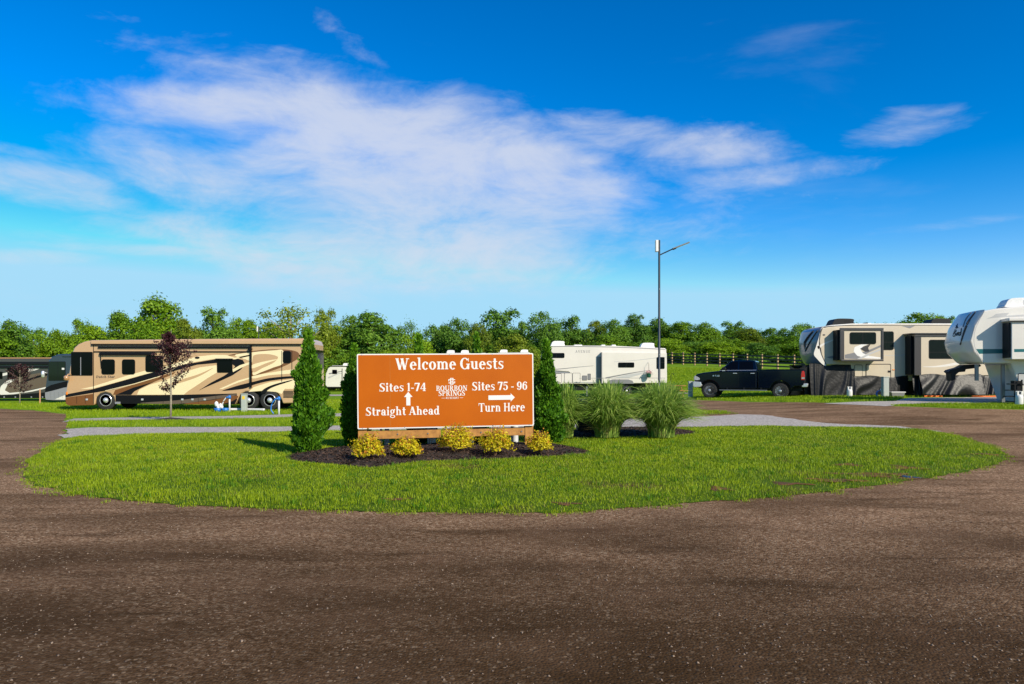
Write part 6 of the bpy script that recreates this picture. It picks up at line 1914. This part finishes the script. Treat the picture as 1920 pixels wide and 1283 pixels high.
def propane(px, Y, hpx, label):
    g_ = at(px, Y); s = F / g_.y; k = hpx / s / .62
    r = thing('propane_tank', label, 'gas bottle', g_, group='gas bottles beside the trailers')
    MB().lathe([(.13, 0), (.14, .02), (.155, .08), (.155, .36), (.14, .43), (.09, .475), (.03, .49)], 'z', (0, 0, 0), 24).build('tank', M['propane'], r, smooth=True).scale = (k, k, k)
    mb = MB()
    for a in range(0, 360, 30):
        if a in (240, 270):
            continue
        mb.box(.105 * math.cos(R(a)) - .03, .105 * math.cos(R(a)) + .03, .105 * math.sin(R(a)) - .012, .105 * math.sin(R(a)) + .012, .44, .62)
    mb.build('collar', M['propane'], r).scale = (k, k, k)
    MB().lathe([(.03, .48), (.03, .55), (.05, .55), (.05, .58)], 'z', (0, 0, 0), 10).build('valve', M['grey'], r).scale = (k, k, k)
propane(1593, 37.2, 20, 'white gas bottle standing by the black skirting')
propane(1911, 28.6, 27, 'white gas bottle by the white trailer at the right edge')
g_ = at(1684, 36.8)
r = thing('storage_bin', 'translucent grey storage bin on the grass by the skirting', 'storage bin', g_)
s = F / g_.y
MB().add([(-.30, 0, 0), (.30, 0, 0), (.30, .4, 0), (-.30, .4, 0), (-.35, -.03, .25), (.35, -.03, .25), (.35, .43, .25), (-.35, .43, .25)], [(0, 3, 2, 1), (4, 5, 6, 7), (0, 1, 5, 4), (1, 2, 6, 5), (2, 3, 7, 6), (3, 0, 4, 7)]).build('tub', M['decal_g'], r, bevel=.02)
MB().box(-.38, .38, -.06, .46, .25, .30).build('lid', M['decal_l'], r, bevel=.02)
g_ = at(1648, 37.0)
r = thing('hose_reel', 'blue hose coil with white fitting left of the pedestal', 'hose', g_)
mb = MB()
for i in range(4):
    mb.tube([(.16 * math.cos(a), -.02 - .03 * i, .19 + .17 * math.sin(a)) for a in np.linspace(0, 6.28, 18)], .02, 6)
mb.build('coil', M['blue'], r, smooth=True)
MB().box(.04, .12, -.1, -.02, .3, .46).build('fitting', M['plastic_w'], r, bevel=.015)
sewer_hose([(1733, 36.4), (1739, 36.7), (1745, 36.3), (1750, 36.6), (1754, 36.2), (1760, 36.6), (1766, 36.4)], 'orange cord heaped on the grass by the skirting', .035, 'orangep', 'power_cord', 'cord')
sewer_hose([(1822, 36.5), (1845, 36.2), (1868, 36.5), (1880, 36.2)], 'dull orange hose lying behind the pin box', .035, 'orangep', 'drain_hose', 'hose')
sewer_hose([(1071, 51), (1075, 51.3), (1081, 51.2), (1086, 51.5)], 'teal water hose hanging by the labelled pedestal', .04, 'tealhose', 'water_hose', 'hose')
# marker stake, shepherd's hook, picnic table
g_ = ground(75, 757.5)
o = MB().box(-.035, .035, -.02, .02, -.1, 1.0).build('marker_stake', M['rust'], None, loc=g_)
tag(o, 'thin reddish marker stake in the grass left of the motorhomes', 'stake')
g_ = at(1258, 50)
r = MB().tube(smooth_poly([(0, 0, 0), (0, 0, 1.2), (.03, 0, 1.45), (.16, 0, 1.5), (.22, 0, 1.36)], 5, False), .018, 6).build('garden_hook', M['black'], None, loc=g_)
tag(r, 'thin black garden hook on the grass behind the white fifth-wheel', 'garden hook')
g_ = at(1258, 46)
r = thing('picnic_table', 'orange-brown wooden picnic table behind the ornamental grasses', 'picnic table', g_, (0, 0, R(8)))
for k in range(5):
    MB().box(-.9, .9, -.36 + k * .15, -.23 + k * .15, .72, .76).build('top_plank', M['wood'], r)
for y in (-.75, .62):
    MB().box(-.9, .9, y, y + .13, .42, .46).build('bench_plank', M['wood'], r)
for x in (-.6, .6):
    MB().tube([(x, -.6, 0), (x, -.2, .72)], .04, 6).build('leg', M['wood'], r)
    MB().tube([(x, .6, 0), (x, .2, .72)], .04, 6).build('leg', M['wood'], r)
    MB().box(x - .03, x + .03, -.74, .74, .37, .42).build('brace', M['wood'], r)
